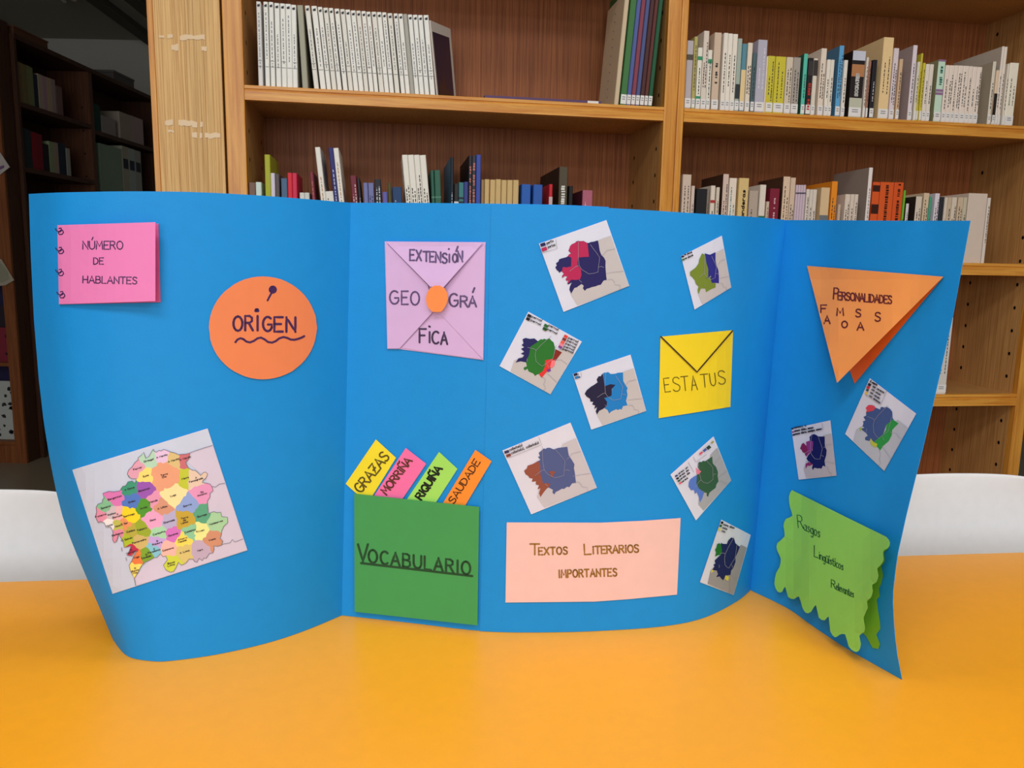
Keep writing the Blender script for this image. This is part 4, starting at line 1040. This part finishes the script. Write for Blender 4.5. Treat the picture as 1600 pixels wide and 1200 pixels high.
small_map('large map print in slate blue with brown west coast, above the peach paper', [(346,772),(362,765),(345,745),(358,740),(350,718),(372,700),(384,688),(395,692),(408,684),(425,684),(450,695),(480,685),(542,677),(548,715),(552,735),(575,770),(590,795),(586,820),(592,850),(595,880),(600,920),(575,922),(555,948),(540,945),(520,960),(505,958),(490,968),(465,980),(455,997),(442,985),(445,965),(415,950),(400,935),(378,922),(362,860),(358,800)], z8, [(107, 702), (563, 515), (740, 952), (300, 1130)], (78, 90, 138),
  [([(346, 772), (360, 800), (362, 860), (374, 900), (378, 922), (404, 920), (430, 926), (420, 944), (400, 962), (382, 985), (362, 1014), (352, 988), (362, 955), (342, 962), (352, 935), (330, 930), (332, 908), (304, 912), (310, 890), (288, 886), (278, 870), (262, 862), (252, 838), (270, 822), (276, 804), (312, 792)], (142, 78, 62)),
   ([(414, 846), (440, 838), (466, 846), (450, 862), (444, 882), (428, 880), (432, 862)], (142, 78, 66))],
  [(sqr(118, 708, 32, 18, -.33), (48, 54, 92), 'colleite(s)', (156, 706), (242, 672), 3.8), (sqr(130, 732, 32, 18, -.33), (122, 62, 50), 'colleite(s), colleita(s)', (168, 728), (352, 656), 3.8)], paper=(212, 212, 228), land=(192, 188, 196), ex=([(350, 612), (370, 664), (150, 752)],))
small_map('narrow map print in olive and navy, above the yellow envelope', [(342,172),(372,180),(405,165),(405,215),(412,245),(422,270),(425,310),(425,348),(405,345),(382,345),(370,325),(342,322),(360,305),(358,262),(350,225)], z9, [(203, 188), (442, 68), (497, 372), (282, 502)], (44, 44, 132),
  [([(326, 172), (344, 180), (352, 230), (362, 262), (362, 308), (345, 322), (372, 308), (378, 325), (382, 345), (406, 346), (405, 372), (378, 382), (350, 400), (345, 378), (320, 378), (304, 412), (300, 385), (306, 366), (290, 350), (284, 330), (270, 312), (256, 300), (256, 280), (290, 254), (306, 230), (310, 206)], (114, 134, 48))],
  [(sqr(204, 188, 16, 10, -.35), (30, 34, 60), 'en plural', (224, 184), (268, 168), 2.6), (sqr(208, 206, 16, 10, -.35), (60, 110, 50), 'en plural', (228, 206), (274, 186), 2.6)])
small_map('map print in dark green and blue with pink spot, near the right fold', [(270,240),(282,228),(292,232),(305,222),(320,225),(368,192),(372,240),(395,265),(408,300),(406,330),(412,365),(398,385),(392,410),(365,430),(348,445),(340,470),(330,468),(330,445),(305,440),(276,415),(258,380),(262,320),(290,298),(268,268)], z10, [(78, 318), (377, 52), (500, 358), (255, 637)], (50, 90, 66),
  [([(216, 350), (244, 330), (262, 322), (258, 380), (276, 415), (312, 442), (300, 480), (284, 512), (274, 470), (262, 440), (248, 452), (242, 424), (222, 426), (204, 402), (206, 370)], (84, 118, 198)), ([(256, 268), (270, 282), (292, 296), (276, 314), (262, 318)], (226, 120, 150))],
  [(sqr(108, 326, 20, 12, -.5), (60, 70, 120), 'area un', (136, 318), (202, 268), 2.6), (sqr(116, 344, 20, 12, -.5), (30, 34, 40), 'area do', (142, 336), (208, 288), 2.6), (sqr(126, 360, 20, 12, -.5), (60, 90, 60), 'area de', (150, 354), (214, 308), 2.6), (sqr(136, 376, 20, 12, -.5), (210, 90, 110), 'area', (160, 374), (200, 344), 2.6),
   (sqr(276, 172, 26, 14, -.68), (206, 90, 110), None, None, None, 0), (sqr(302, 150, 26, 16, -.68), (70, 90, 160), None, None, None, 0), (sqr(326, 130, 28, 22, -.68), (44, 66, 56), None, None, None, 0), (sqr(358, 96, 22, 12, -.68), (150, 150, 80), None, None, None, 0)],
  ex=([(202, 232), (240, 300)], [(238, 196), (256, 230), (330, 178)]), land=(160, 164, 172))
small_map('dark navy map print with yellow spots, lowest, right beside the fold', [(430,790),(440,798),(470,800),(480,775),(500,755),(520,760),(530,795),(560,820),(545,860),(530,890),(530,925),(515,965),(500,985),(495,1015),(460,1018),(445,1053),(430,1040),(420,1025),(395,1030),(408,1010),(400,985),(370,980),(385,955),(375,945),(392,935),(385,915),(410,890),(430,872)], z10, [(430, 630), (636, 737), (517, 1155), (283, 1065)], (26, 32, 88),
  [([(404, 800), (418, 794), (430, 802), (436, 850), (430, 872), (404, 880), (388, 888), (396, 860), (388, 840), (398, 826)], (30, 108, 44)), ([(460, 1018), (486, 1028), (478, 1056), (456, 1044)], (210, 200, 70)), ([(362, 978), (382, 984), (360, 1002)], (210, 200, 70))],
  [(sqr(432, 642, 16, 16, .3), (20, 24, 30), 'coza, doza', (446, 668), (520, 694), 3), (sqr(422, 664, 16, 16, .3), (34, 90, 44), 'coza', (438, 690), (470, 702), 3), (sqr(414, 688, 16, 16, .3), (210, 200, 60), 'coz', (434, 712), (458, 722), 3)], land=(150, 148, 152))
small_map('small map print in navy and purple, left below the orange triangle', [(272,690),(266,680),(280,665),(292,652),(300,656),(310,648),(335,660),(350,672),(412,672),(412,735),(415,770),(430,800),(425,850),(410,900),(418,955),(395,945),(380,975),(365,970),(345,972),(315,965),(300,988),(292,965),(300,935),(262,910),(240,880),(255,850),(298,800),(303,720),(270,710)], z11, [(100, 600), (465, 520), (523, 1040), (168, 1077)], (20, 22, 88),
  [([(236, 722), (270, 712), (302, 718), (298, 780), (290, 812), (262, 832), (240, 862), (228, 840), (244, 790)], (132, 50, 130)), ([(186, 770), (196, 742), (214, 732), (240, 760), (252, 800), (240, 850), (228, 848), (224, 826), (206, 822), (196, 800), (180, 785)], (122, 30, 84)), ([(232, 930), (262, 912), (304, 932), (268, 948), (250, 944), (232, 976)], (130, 40, 100))],
  [(sqr(98, 594, 20, 14, -.2), (20, 20, 60), 'xemeos, a', (124, 598), (236, 576), 3.4), (sqr(104, 624, 20, 14, -.2), (150, 60, 140), 'xemeos dobles, xemeos', (128, 628), (306, 594), 3), (sqr(108, 652, 20, 14, -.2), (30, 20, 70), 'xemeos dobres, xemelgos, xemeos', (130, 658), (384, 606), 3)], ex=([(386, 545), (396, 608)],), paper=(204, 208, 222), land=(178, 176, 184))
small_map('tilted map print in slate blue with green strip, right below the orange triangle', [(800,440),(830,440),(870,430),(888,402),(915,412),(930,420),(936,398),(950,395),(972,402),(985,394),(1005,400),(1025,415),(1045,440),(1048,500),(1060,515),(990,560),(960,650),(910,690),(870,728),(845,690),(830,715),(790,705),(790,680),(815,665),(800,640),(765,615),(755,600),(785,590),(765,575),(775,550),(770,530),(795,520),(775,490),(800,475)], z11, [(835, 125), (1270, 458), (970, 997), (603, 648)], (62, 84, 138),
  [([(1050, 512), (1104, 550), (1072, 580), (1044, 612), (1040, 660), (1012, 715), (960, 760), (930, 804), (905, 770), (872, 730), (910, 690), (960, 650), (985, 610), (992, 560)], (44, 146, 70)), ([(795, 405), (820, 378), (850, 376), (874, 384), (888, 402), (868, 430), (830, 438), (796, 446), (808, 425)], (206, 68, 84)), ([(838, 688), (872, 726), (908, 742), (890, 780), (842, 746)], (176, 186, 64)), ([(738, 588), (764, 596), (740, 622)], (150, 180, 60))],
  [(None, None, 'B. comparte', (836, 160), (900, 196), 3), (sqr(824, 168, 30, 24, .55), (44, 34, 52), 'sen ceceoso', (858, 206), (966, 268), 3.2), (sqr(812, 194, 30, 24, .55), (196, 56, 66), 'con ceceo', (848, 234), (932, 288), 3.2), (sqr(806, 222, 24, 20, .55), (60, 80, 60), 'con ceceio', (836, 262), (922, 322), 3.2), (sqr(796, 250, 26, 22, .55), (214, 188, 80), 'con seseoso', (826, 292), (928, 364), 3.2)],
  ex=([(996, 232), (936, 376), (800, 282)],), land=(176, 184, 198))
# the large map of coloured districts
z = Z(90, 650, 4.1375)
c = empty('map_card'); c.parent = db; c['label'] = 'large pastel map print of many coloured districts, lower left of the sheet'
sheetpiece('leaf', z([(95, 348), (970, 80), (1228, 868), (355, 1150)]), mat((198, 208, 230), .5, .3), .0010, c)
OUT = [(618, 215), (622, 228), (640, 234), (655, 222), (670, 226), (685, 216), (700, 220), (728, 232), (760, 240), (780, 250), (800, 248), (830, 246), (855, 238), (850, 275), (828, 300), (836, 320), (845, 335), (870, 350), (890, 352), (905, 365), (925, 385), (940, 368), (955, 362), (970, 375), (960, 400), (940, 415), (935, 430), (965, 435), (985, 440), (1000, 462), (1005, 485), (985, 500), (985, 525), (968, 550), (970, 575), (975, 630), (1010, 618), (1030, 625), (1055, 622), (1060, 650), (1098, 655), (1100, 690), (1075, 712), (1060, 745), (1058, 770), (1050, 790), (1068, 810), (1060, 835), (1035, 842), (1010, 840), (1012, 862), (1004, 885), (980, 890), (960, 920), (945, 918), (935, 935), (915, 920), (900, 945), (885, 940), (875, 925), (850, 925), (830, 950), (800, 965), (790, 955), (780, 945), (768, 975), (750, 1005), (728, 1010), (700, 995), (684, 965), (710, 930), (700, 905), (680, 908), (665, 890), (640, 915), (625, 915), (600, 930), (565, 945), (540, 970), (520, 1010), (495, 1050), (470, 1000), (462, 965), (480, 935), (490, 910), (515, 870), (495, 880), (480, 905), (447, 900), (460, 880), (475, 840), (455, 845), (430, 850), (425, 810), (410, 790), (395, 760), (380, 810), (365, 820), (355, 800), (358, 750), (350, 730), (340, 715), (315, 720), (300, 690), (275, 682), (262, 690), (252, 670), (245, 650), (252, 620), (248, 590), (260, 570), (290, 560), (288, 545), (300, 530), (292, 500), (330, 487), (360, 490), (400, 485), (410, 470), (420, 455), (440, 450), (455, 425), (480, 420), (500, 435), (510, 405), (480, 405), (460, 395), (450, 375), (458, 350), (480, 330), (500, 300), (520, 285), (520, 270), (540, 255), (555, 235), (570, 275), (590, 262), (605, 235)]
TER = [('Ortegal', 590, 285, (178, 216, 192)), ('A Mariña', 675, 258, (226, 196, 230)), ('A Mariña', 750, 285, (216, 192, 132)), ('A Mariña', 826, 272, (200, 112, 122)), ('Ferrol', 517, 338, (222, 162, 186)), ('Eume', 572, 385, (246, 222, 122)), ('Terra Cha', 690, 385, (230, 162, 128)), ('Meira', 826, 400, (192, 202, 62)), ('A Fonsagrada', 896, 405, (226, 202, 182)), ('A Corua', 465, 468, (62, 152, 122)), ('Betanzos', 560, 475, (152, 88, 182)), ('Bergantios', 370, 527, (218, 122, 188)), ('Ordes', 480, 552, (82, 122, 202)), ('Arzúa', 556, 592, (82, 152, 52)), ('Melide', 620, 550, (226, 152, 186)), ('A Ulloa', 678, 590, (212, 152, 126)), ('Lugo', 748, 512, (246, 226, 166)), ('Os Ancares', 935, 498, (226, 152, 196)), ('Sarria', 840, 576, (142, 166, 222)), ('Quiroga', 934, 642, (92, 166, 132)), ('Soneira', 312, 588, (132, 192, 152)), ('Fisterra', 280, 642, (226, 146, 176)), ('Xallas', 350, 632, (206, 192, 202)), ('A Barcala', 388, 640, (232, 182, 192)), ('Santiago', 462, 640, (246, 216, 42)), ('Muros', 335, 705, (236, 232, 236)), ('Noia', 388, 710, (192, 192, 92)), ('O Sar', 432, 695, (232, 152, 102)), ('Deza', 617, 670, (232, 166, 206)), ('Chantada', 722, 680, (182, 176, 212)), ('Terra de Lemos', 822, 672, (196, 166, 62)), ('Valdeorras', 1025, 688, (166, 210, 166)), ('Caldas', 474, 742, (182, 172, 72)), ('Tabeirs', 545, 730, (152, 172, 52)), ('Barbanza', 388, 762, (226, 142, 172)), ('O Salnés', 448, 795, (172, 192, 52)), ('Pontevedra', 528, 808, (206, 182, 112)), ('Carballio', 657, 755, (166, 216, 176)), ('Ourense', 748, 765, (212, 116, 196)), ('Caldelas', 858, 742, (142, 202, 162)), ('Trives', 922, 742, (232, 236, 152)), ('Viana', 1000, 797, (206, 146, 116)), ('Allariz Maceda', 808, 800, (246, 222, 96)), ('O Ribeiro', 645, 815, (196, 166, 226)), ('O Morrazo', 475, 872, (192, 52, 82)), ('Vigo', 510, 912, (232, 126, 72)), ('O Condado', 575, 903, (126, 166, 52)), ('A Paradanta', 625, 865, (132, 196, 216)), ('Celanova', 715, 860, (242, 186, 176)), ('A Limia', 822, 876, (216, 196, 122)), ('Vern', 922, 866, (192, 172, 196)), ('Baixa Limia', 735, 955, (206, 216, 72)), ('O Baixo Mio', 502, 998, (250, 226, 112))]
def clip(poly, a, b, c_):      # keep a*x+b*y<=c
    o_ = []
    for i in range(len(poly)):
        p, q_ = poly[i], poly[(i+1) % len(poly)]
        dp, dq = a*p[0]+b*p[1]-c_, a*q_[0]+b*q_[1]-c_
        if dp <= 0: o_.append(p)
        if (dp < 0 < dq) or (dq < 0 < dp):
            t = dp/(dp-dq); o_.append((p[0]+(q_[0]-p[0])*t, p[1]+(q_[1]-p[1])*t))
    return o_
WT = {'Terra Cha': 5200, 'Lugo': 1500, 'Santiago': 600, 'A Mariña': -300, 'Melide': -900, 'Meira': -1500, 'Deza': 1400, 'Ourense': -300, 'Quiroga': -400, 'Terra de Lemos': 900, 'O Morrazo': -200}
land1 = [(855, 238), (900, 222), (1000, 190), (1228, 868), (355, 1150), (505, 1100), (495, 1050), (560, 950), (700, 990), (850, 925), (1000, 880), (1050, 700), (975, 600), (1000, 470), (900, 370)]
land1 = [(855, 238), (900, 220), (1002, 190), (1224, 866), (506, 1098), (495, 1050), (620, 900), (960, 800), (960, 400), (840, 300)]
items = [(z(land1), (208, 200, 222)), (z(OUT), (214, 188, 200))]
cells = []
for i, (nm, x, y, col) in enumerate(TER):
    p = [(200, 150), (1150, 150), (1150, 1100), (200, 1100)]
    for j, (n2, x2, y2, _c2) in enumerate(TER):
        if i == j: continue
        a, b = 2*(x2-x), 2*(y2-y)
        c_ = x2*x2+y2*y2-x*x-y*y + WT.get(nm, 0)-WT.get(n2, 0)
        p = clip(p, a, b, c_)
        if len(p) < 3: break
    if len(p) >= 3: cells.append((i, p))
# wobble shared cell edges the same way for both neighbours, then cut them by the coast
def wob(p, q_):
    if p > q_: return wob(q_, p)[::-1]
    r_ = random.Random(int(p[0]*7+p[1]*13+q_[0]*17+q_[1]*29)); L = math.hypot(q_[0]-p[0], q_[1]-p[1]); n = max(1, int(L/16)); o_ = [p]
    for k in range(1, n):
        t = k/n; o_.append((p[0]+(q_[0]-p[0])*t+r_.uniform(-9, 9), p[1]+(q_[1]-p[1])*t+r_.uniform(-9, 9)))
    return o_+[q_]
from mathutils.geometry import delaunay_2d_cdt as _cdt
def intersect(pa, pb):
    """faces of pa that lie inside pb, by constrained triangulation"""
    vs = [Vector(p) for p in pa]+[Vector(p) for p in pb]; na = len(pa)
    xs = [q[0] for q in pa]; ys = [q[1] for q in pa]; nv = len(vs)
    gx = min(xs)+14
    while gx < max(xs):
        gy = min(ys)+14
        while gy < max(ys): vs.append(Vector((gx, gy))); gy += 28
        gx += 28
    r_ = _cdt(vs, [], [list(range(na)), list(range(na, nv))], 1, 1e-4)
    out = []
    for f, orig in zip(r_[2], r_[5]):
        if 0 in orig and 1 in orig: out.append(f)
    return [tuple(v) for v in r_[0]], out
V, Fc, fm, ms = [], [], [], []
edges_ln = []
for i, p in cells:
    p = [(round(a, 1), round(b, 1)) for a, b in p]
    q_ = []
    for k in range(len(p)):
        w_ = wob(p[k], p[(k+1) % len(p)]); q_ += w_[:-1]
    P2, F2 = intersect(q_, OUT)
    ms.append(mat(TER[i][3], .6, .2)); n = len(V)
    for x, y in P2: V.append(lay(*z([(x, y)])[0], .0018))
    for f in F2:
        a, b, c_ = (P2[t] for t in f[:3])
        if (b[0]-a[0])*(c_[1]-a[1])-(b[1]-a[1])*(c_[0]-a[0]) > 0: f = f[::-1]
        Fc.append(tuple(n+t for t in f)); fm.append(len(ms)-1)
mesh('printed_districts', V, Fc, ms, c, fm=fm)
printed('printed_land', items, .0014, c, step=9)
ink('border_lines', [z(OUT+[OUT[0]])]+[z(l) for l in ([(855, 238), (900, 222), (950, 205), (1002, 190)], [(1000, 455), (1020, 460), (1045, 440), (1082, 435)], [(1060, 830), (1115, 820), (1130, 798), (1145, 815), (1200, 795)], [(495, 1050), (505, 1098)], [(412, 850), (416, 876)], [(440, 915), (446, 936)])], .38, (110, 108, 122), .0021, c, caps=0)
Ls = []
for nm, x, y, _q in TER:
    ws = nm.split(' ') if len(nm) > 8 else [nm]
    for k, w_ in enumerate(ws):
        L = len(w_)*4.6; ya = y+6+(k-(len(ws)-1)/2)*15
        ca, sa = math.cos(-.3), math.sin(-.3)
        Ls += word(w_, z([(x-L*ca, ya-L*sa)])[0], z([(x+L*ca, ya+L*sa)])[0], 2.5, 0, 1.4)
ink('lettering', Ls, .36, (52, 44, 52), .0023, c, caps=0)

# ================================================================== DARK ALCOVE ON THE LEFT
XB = -2.68
def DB(x, y, dx=0):
    return on_x(x, y, XB-dx)
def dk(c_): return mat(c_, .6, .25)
y0 = on_x(45, 650, XB).y
# low front-facing bookcase at the very left edge of the view
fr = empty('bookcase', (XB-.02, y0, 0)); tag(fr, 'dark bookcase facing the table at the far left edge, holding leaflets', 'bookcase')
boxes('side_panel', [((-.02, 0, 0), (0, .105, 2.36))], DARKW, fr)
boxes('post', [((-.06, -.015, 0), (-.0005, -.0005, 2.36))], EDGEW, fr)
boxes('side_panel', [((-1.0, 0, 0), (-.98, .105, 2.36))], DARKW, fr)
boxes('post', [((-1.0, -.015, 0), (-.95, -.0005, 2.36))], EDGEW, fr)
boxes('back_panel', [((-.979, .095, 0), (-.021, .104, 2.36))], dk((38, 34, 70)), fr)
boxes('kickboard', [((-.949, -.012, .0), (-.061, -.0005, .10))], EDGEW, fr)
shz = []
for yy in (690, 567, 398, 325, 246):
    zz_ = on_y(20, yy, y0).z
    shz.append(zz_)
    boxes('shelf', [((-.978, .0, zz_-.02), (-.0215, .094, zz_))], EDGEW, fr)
def fitem(name, px0, px1, py0, py1, shelf_i, col, label, cat, dy=.05, th_=.02, marks=(), grp='leaflets on the far left bookcase'):
    a = on_y(px0, py1, y0+dy); b = on_y(px1, py0, y0+dy)
    zz_ = shz[shelf_i]+.0005; h = b.z-zz_
    r_ = empty(name, (a.x, y0+dy, zz_)); tag(r_, label, cat, grp)
    boxes('body', [((0, 0, 0), (b.x-a.x, th_, h))], dk(col), r_)
    if marks:
        V, Fc = [], []; rr = random.Random(4)
        for k in range(marks[1]):
            x = rr.uniform(.03, .9)*(b.x-a.x); zc = rr.uniform(.04, .92)*h; s_ = rr.uniform(.008, .02); n = len(V); an = rr.uniform(0, 3)
            V += [(x+s_*math.cos(an+t*1.2566)*(1 if t % 2 else .5), -.0006, zc+s_*.6*math.sin(an+t*1.2566)) for t in range(5)]; Fc.append(tuple(range(n, n+5)))
        mesh('printed_marks', V, Fc, dk(marks[0]), r_)
    return r_
fitem('picture_sheet', -60, 32, 596, 686, 0, (186, 190, 186), 'white sheet printed with small dark drawings, bottom of the far left bookcase', 'print', marks=((46, 44, 50), 46))
fitem('magazine', -8, 16, 512, 566, 1, (130, 40, 56), 'dark red magazine standing on the far left bookcase', 'magazine', dy=.03, th_=.012, marks=((40, 26, 32), 5))
fitem('magazine', -20, 17, 478, 520, 1, (44, 34, 44), 'dark magazine standing behind the red one, far left bookcase', 'magazine', dy=.06, th_=.012, marks=((150, 60, 70), 4))
fitem('leaflet', -18, 6, 358, 396, 2, (150, 140, 142), 'pale leaflet standing on the far left bookcase', 'leaflet', dy=.03, th_=.006)
fitem('leaflet', -18, 4, 336, 352, 2, (170, 176, 170), 'whitish leaflet standing behind the pale one, far left', 'leaflet', dy=.045, th_=.006)
def hung(pts, col, label, marks):
    a = [on_y(x, y, y0-.024) for x, y in pts]
    r_ = mesh('paper_cutout', a+[p+Vector((0, .004, 0)) for p in a], [tuple(range(len(a)))[::-1], tuple(range(len(a), 2*len(a)))]+[(i, (i+1) % len(a), len(a)+(i+1) % len(a), len(a)+i) for i in range(len(a))], dk(col))
    tag(r_, label, 'paper cutout', 'paper cutouts hung on the far left post')
    for mp_, mc in marks:
        b = [on_y(x, y, y0-.0248) for x, y in mp_]; mesh('print', b, [tuple(range(len(b)))], dk(mc), r_)
hung([(-20, 232), (0, 238), (15, 261), (0, 273), (-20, 274)], (196, 186, 184), 'white tag with purple print hung on the far left post, upper', [([(-6, 262), (6, 258), (7, 262), (-6, 268)], (120, 90, 130))])
hung([(-20, 402), (2, 405), (10, 418), (22, 438), (8, 446), (-20, 448)], (172, 162, 146), 'cream paper cutout hung on the far left post, lower', [([(-14, 414), (2, 412), (12, 424), (15, 436), (4, 441), (-14, 441)], (150, 148, 128))])

# receding bookcase along the left side, facing right
pts_y = [on_x(28+2, 150, XB).y, on_x(150, 200, XB).y]
yA = y0+.115
def yof(px, py): return on_x(px, py, XB).y
yM = yof(148, 200); yE = yM+.9
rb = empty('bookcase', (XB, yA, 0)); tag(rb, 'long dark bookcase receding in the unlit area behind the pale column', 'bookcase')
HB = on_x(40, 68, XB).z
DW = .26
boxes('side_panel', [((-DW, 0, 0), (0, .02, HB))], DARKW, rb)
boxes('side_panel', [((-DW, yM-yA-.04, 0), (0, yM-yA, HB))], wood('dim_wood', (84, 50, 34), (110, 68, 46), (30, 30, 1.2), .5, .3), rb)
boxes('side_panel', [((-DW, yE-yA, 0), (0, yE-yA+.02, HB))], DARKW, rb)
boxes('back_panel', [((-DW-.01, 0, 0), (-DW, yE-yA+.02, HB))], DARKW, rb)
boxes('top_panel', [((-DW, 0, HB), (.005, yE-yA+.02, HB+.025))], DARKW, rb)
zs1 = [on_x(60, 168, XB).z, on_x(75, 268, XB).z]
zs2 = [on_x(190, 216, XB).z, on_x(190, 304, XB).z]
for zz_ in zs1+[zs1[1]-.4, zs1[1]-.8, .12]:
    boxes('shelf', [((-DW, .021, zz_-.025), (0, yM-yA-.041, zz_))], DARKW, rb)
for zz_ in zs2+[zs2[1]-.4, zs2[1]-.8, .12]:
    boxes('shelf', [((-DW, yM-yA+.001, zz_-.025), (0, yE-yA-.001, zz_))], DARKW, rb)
V, Fc = [], []
for k in range(9):
    for yy in (yM-yA-.0405,):
        for xx in (-.05,):
            n = len(V); zc = .95+k*.14
            V += [(xx+.006*math.cos(t*1.047), yy, zc+.006*math.sin(t*1.047)) for t in range(6)]; Fc.append(tuple(range(n, n+6)))
tag(mesh('peg_hole', V, Fc, dk((16, 10, 8)), rb), 'dark drilled peg holes', kind='stuff')
def dbook(px0, px1, ptop, zz_, col, label, n=1, cat='book', dep=.18, grp='books in the unlit left bookcase', lo=None, hi=None):
    ya_, yb_ = yof(px0, 200), yof(px1, 200)
    if lo: ya_ = max(lo, ya_)
    if hi: yb_ = min(hi, yb_)
    h = on_x((px0+px1)/2, ptop, XB-.02).z-zz_
    wv_ = (yb_-ya_)/n
    for k in range(n):
        rr = random.Random(px0*3+k)
        hh = h*(1-.03*rr.random()); t = .0025; ww = wv_-.003
        r_ = empty('book' if cat == 'book' else 'binder', (XB-.02, ya_+k*wv_+.0015, zz_+.0005)); 
        tag(r_, (label % ordinal(k+1)) if '%s' in label else label, cat, grp)
        boxes('cover', [((-.003, 0, 0), (0, ww, hh)), ((-dep, 0, 0), (-.003, t, hh)), ((-dep, ww-t, 0), (-.003, ww, hh))], dk(tuple(int(c_*rr.uniform(.9, 1.08)) for c_ in col)), r_)
        if cat == 'binder' and ww < .09: boxes('spine_label', [((.0002, ww*.12, hh*.55), (.0012, ww*.88, hh*.75))], dk((50, 56, 70)), r_)
        boxes('page_block', [((-dep+.004, t+.0003, .003), (-.0035, ww-t-.0003, hh-.003))], PAPER, r_)
q0 = yA+.024; q1 = yM-.044; q2 = yM+.003
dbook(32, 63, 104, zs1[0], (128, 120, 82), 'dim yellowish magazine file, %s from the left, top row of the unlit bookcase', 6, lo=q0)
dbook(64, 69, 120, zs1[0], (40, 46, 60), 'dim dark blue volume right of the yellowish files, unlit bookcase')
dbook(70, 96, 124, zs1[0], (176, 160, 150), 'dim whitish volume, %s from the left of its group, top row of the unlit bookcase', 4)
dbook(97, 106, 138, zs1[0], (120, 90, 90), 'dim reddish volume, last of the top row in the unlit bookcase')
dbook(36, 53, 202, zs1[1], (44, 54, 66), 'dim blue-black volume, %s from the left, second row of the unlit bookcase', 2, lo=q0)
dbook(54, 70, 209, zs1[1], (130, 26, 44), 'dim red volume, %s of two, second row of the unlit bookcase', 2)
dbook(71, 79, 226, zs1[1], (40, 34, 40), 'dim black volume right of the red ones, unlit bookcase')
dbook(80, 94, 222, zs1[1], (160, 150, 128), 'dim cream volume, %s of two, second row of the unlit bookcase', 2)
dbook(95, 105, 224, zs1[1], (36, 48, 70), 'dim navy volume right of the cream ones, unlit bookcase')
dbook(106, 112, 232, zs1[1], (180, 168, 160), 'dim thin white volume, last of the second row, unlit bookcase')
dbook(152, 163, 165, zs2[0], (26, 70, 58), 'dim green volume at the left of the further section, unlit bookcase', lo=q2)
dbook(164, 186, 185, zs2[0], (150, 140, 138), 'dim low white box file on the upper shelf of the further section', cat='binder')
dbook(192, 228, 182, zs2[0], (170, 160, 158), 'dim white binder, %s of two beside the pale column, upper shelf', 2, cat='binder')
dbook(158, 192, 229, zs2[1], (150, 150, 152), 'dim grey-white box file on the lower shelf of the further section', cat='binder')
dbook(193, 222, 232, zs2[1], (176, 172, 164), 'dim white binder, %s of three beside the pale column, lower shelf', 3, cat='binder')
# things on top of the receding bookcase
zt = HB+.0255
def topbox(name, px0, px1, ptop, col, label, x0, x1, lid=True):
    ya_, yb_ = yof(px0, 130), yof(px1, 130)
    h = max(.05, on_x(px1, ptop, XB+x1).z-zt)
    r_ = empty(name, (XB, ya_, zt+.0003)); tag(r_, label, 'box')
    boxes('body', [((x0, 0, 0), (x1, yb_-ya_, h*.8))], dk(col), r_, .002)
    boxes('lid', [((x0-.004, -.004, h*.8+.0002), (x1+.004, yb_-ya_+.004, h))], dk(tuple(min(255, int(c_*1.12)) for c_ in col)), r_, .002)
topbox('cardboard_box', 33, 84, 84, (104, 66, 48), 'dim brown carton lying on top of the receding dark bookcase', -.25, -.02)
topbox('storage_box', 185, 216, 128, (96, 92, 90), 'dim grey storage box on top of the dark bookcase near the column', -.24, -.03)
bd = boxes('flat_board', [((XB-.24, yof(118, 110), zt), (XB-.06, yof(150, 110), zt+.012))], dk((60, 58, 54)))
tag(bd, 'thin dark board lying on top of the receding bookcase', 'board')
# small batten lamp (switched off) on the ceiling
lp = on_z(97, -6, 2.95)
la = empty('ceiling_lamp', (lp.x, lp.y, 3.0), (0, 0, .3)); tag(la, 'small white ceiling lamp switched off above the unlit bookcases', 'ceiling lamp')
boxes('housing', [((-.07, -.1, -.05), (.07, .1, -.001))], mat((236, 232, 220), .4, .4), la, .004)
boxes('reflector', [((-.045, -.08, -.056), (.045, .08, -.0505))], mat((150, 120, 90), .3, .6), la)
boxes('tube', [((-.012, -.075, -.075), (.012, .075, -.0565))], mat((230, 230, 224), .3, .4), la, .006)
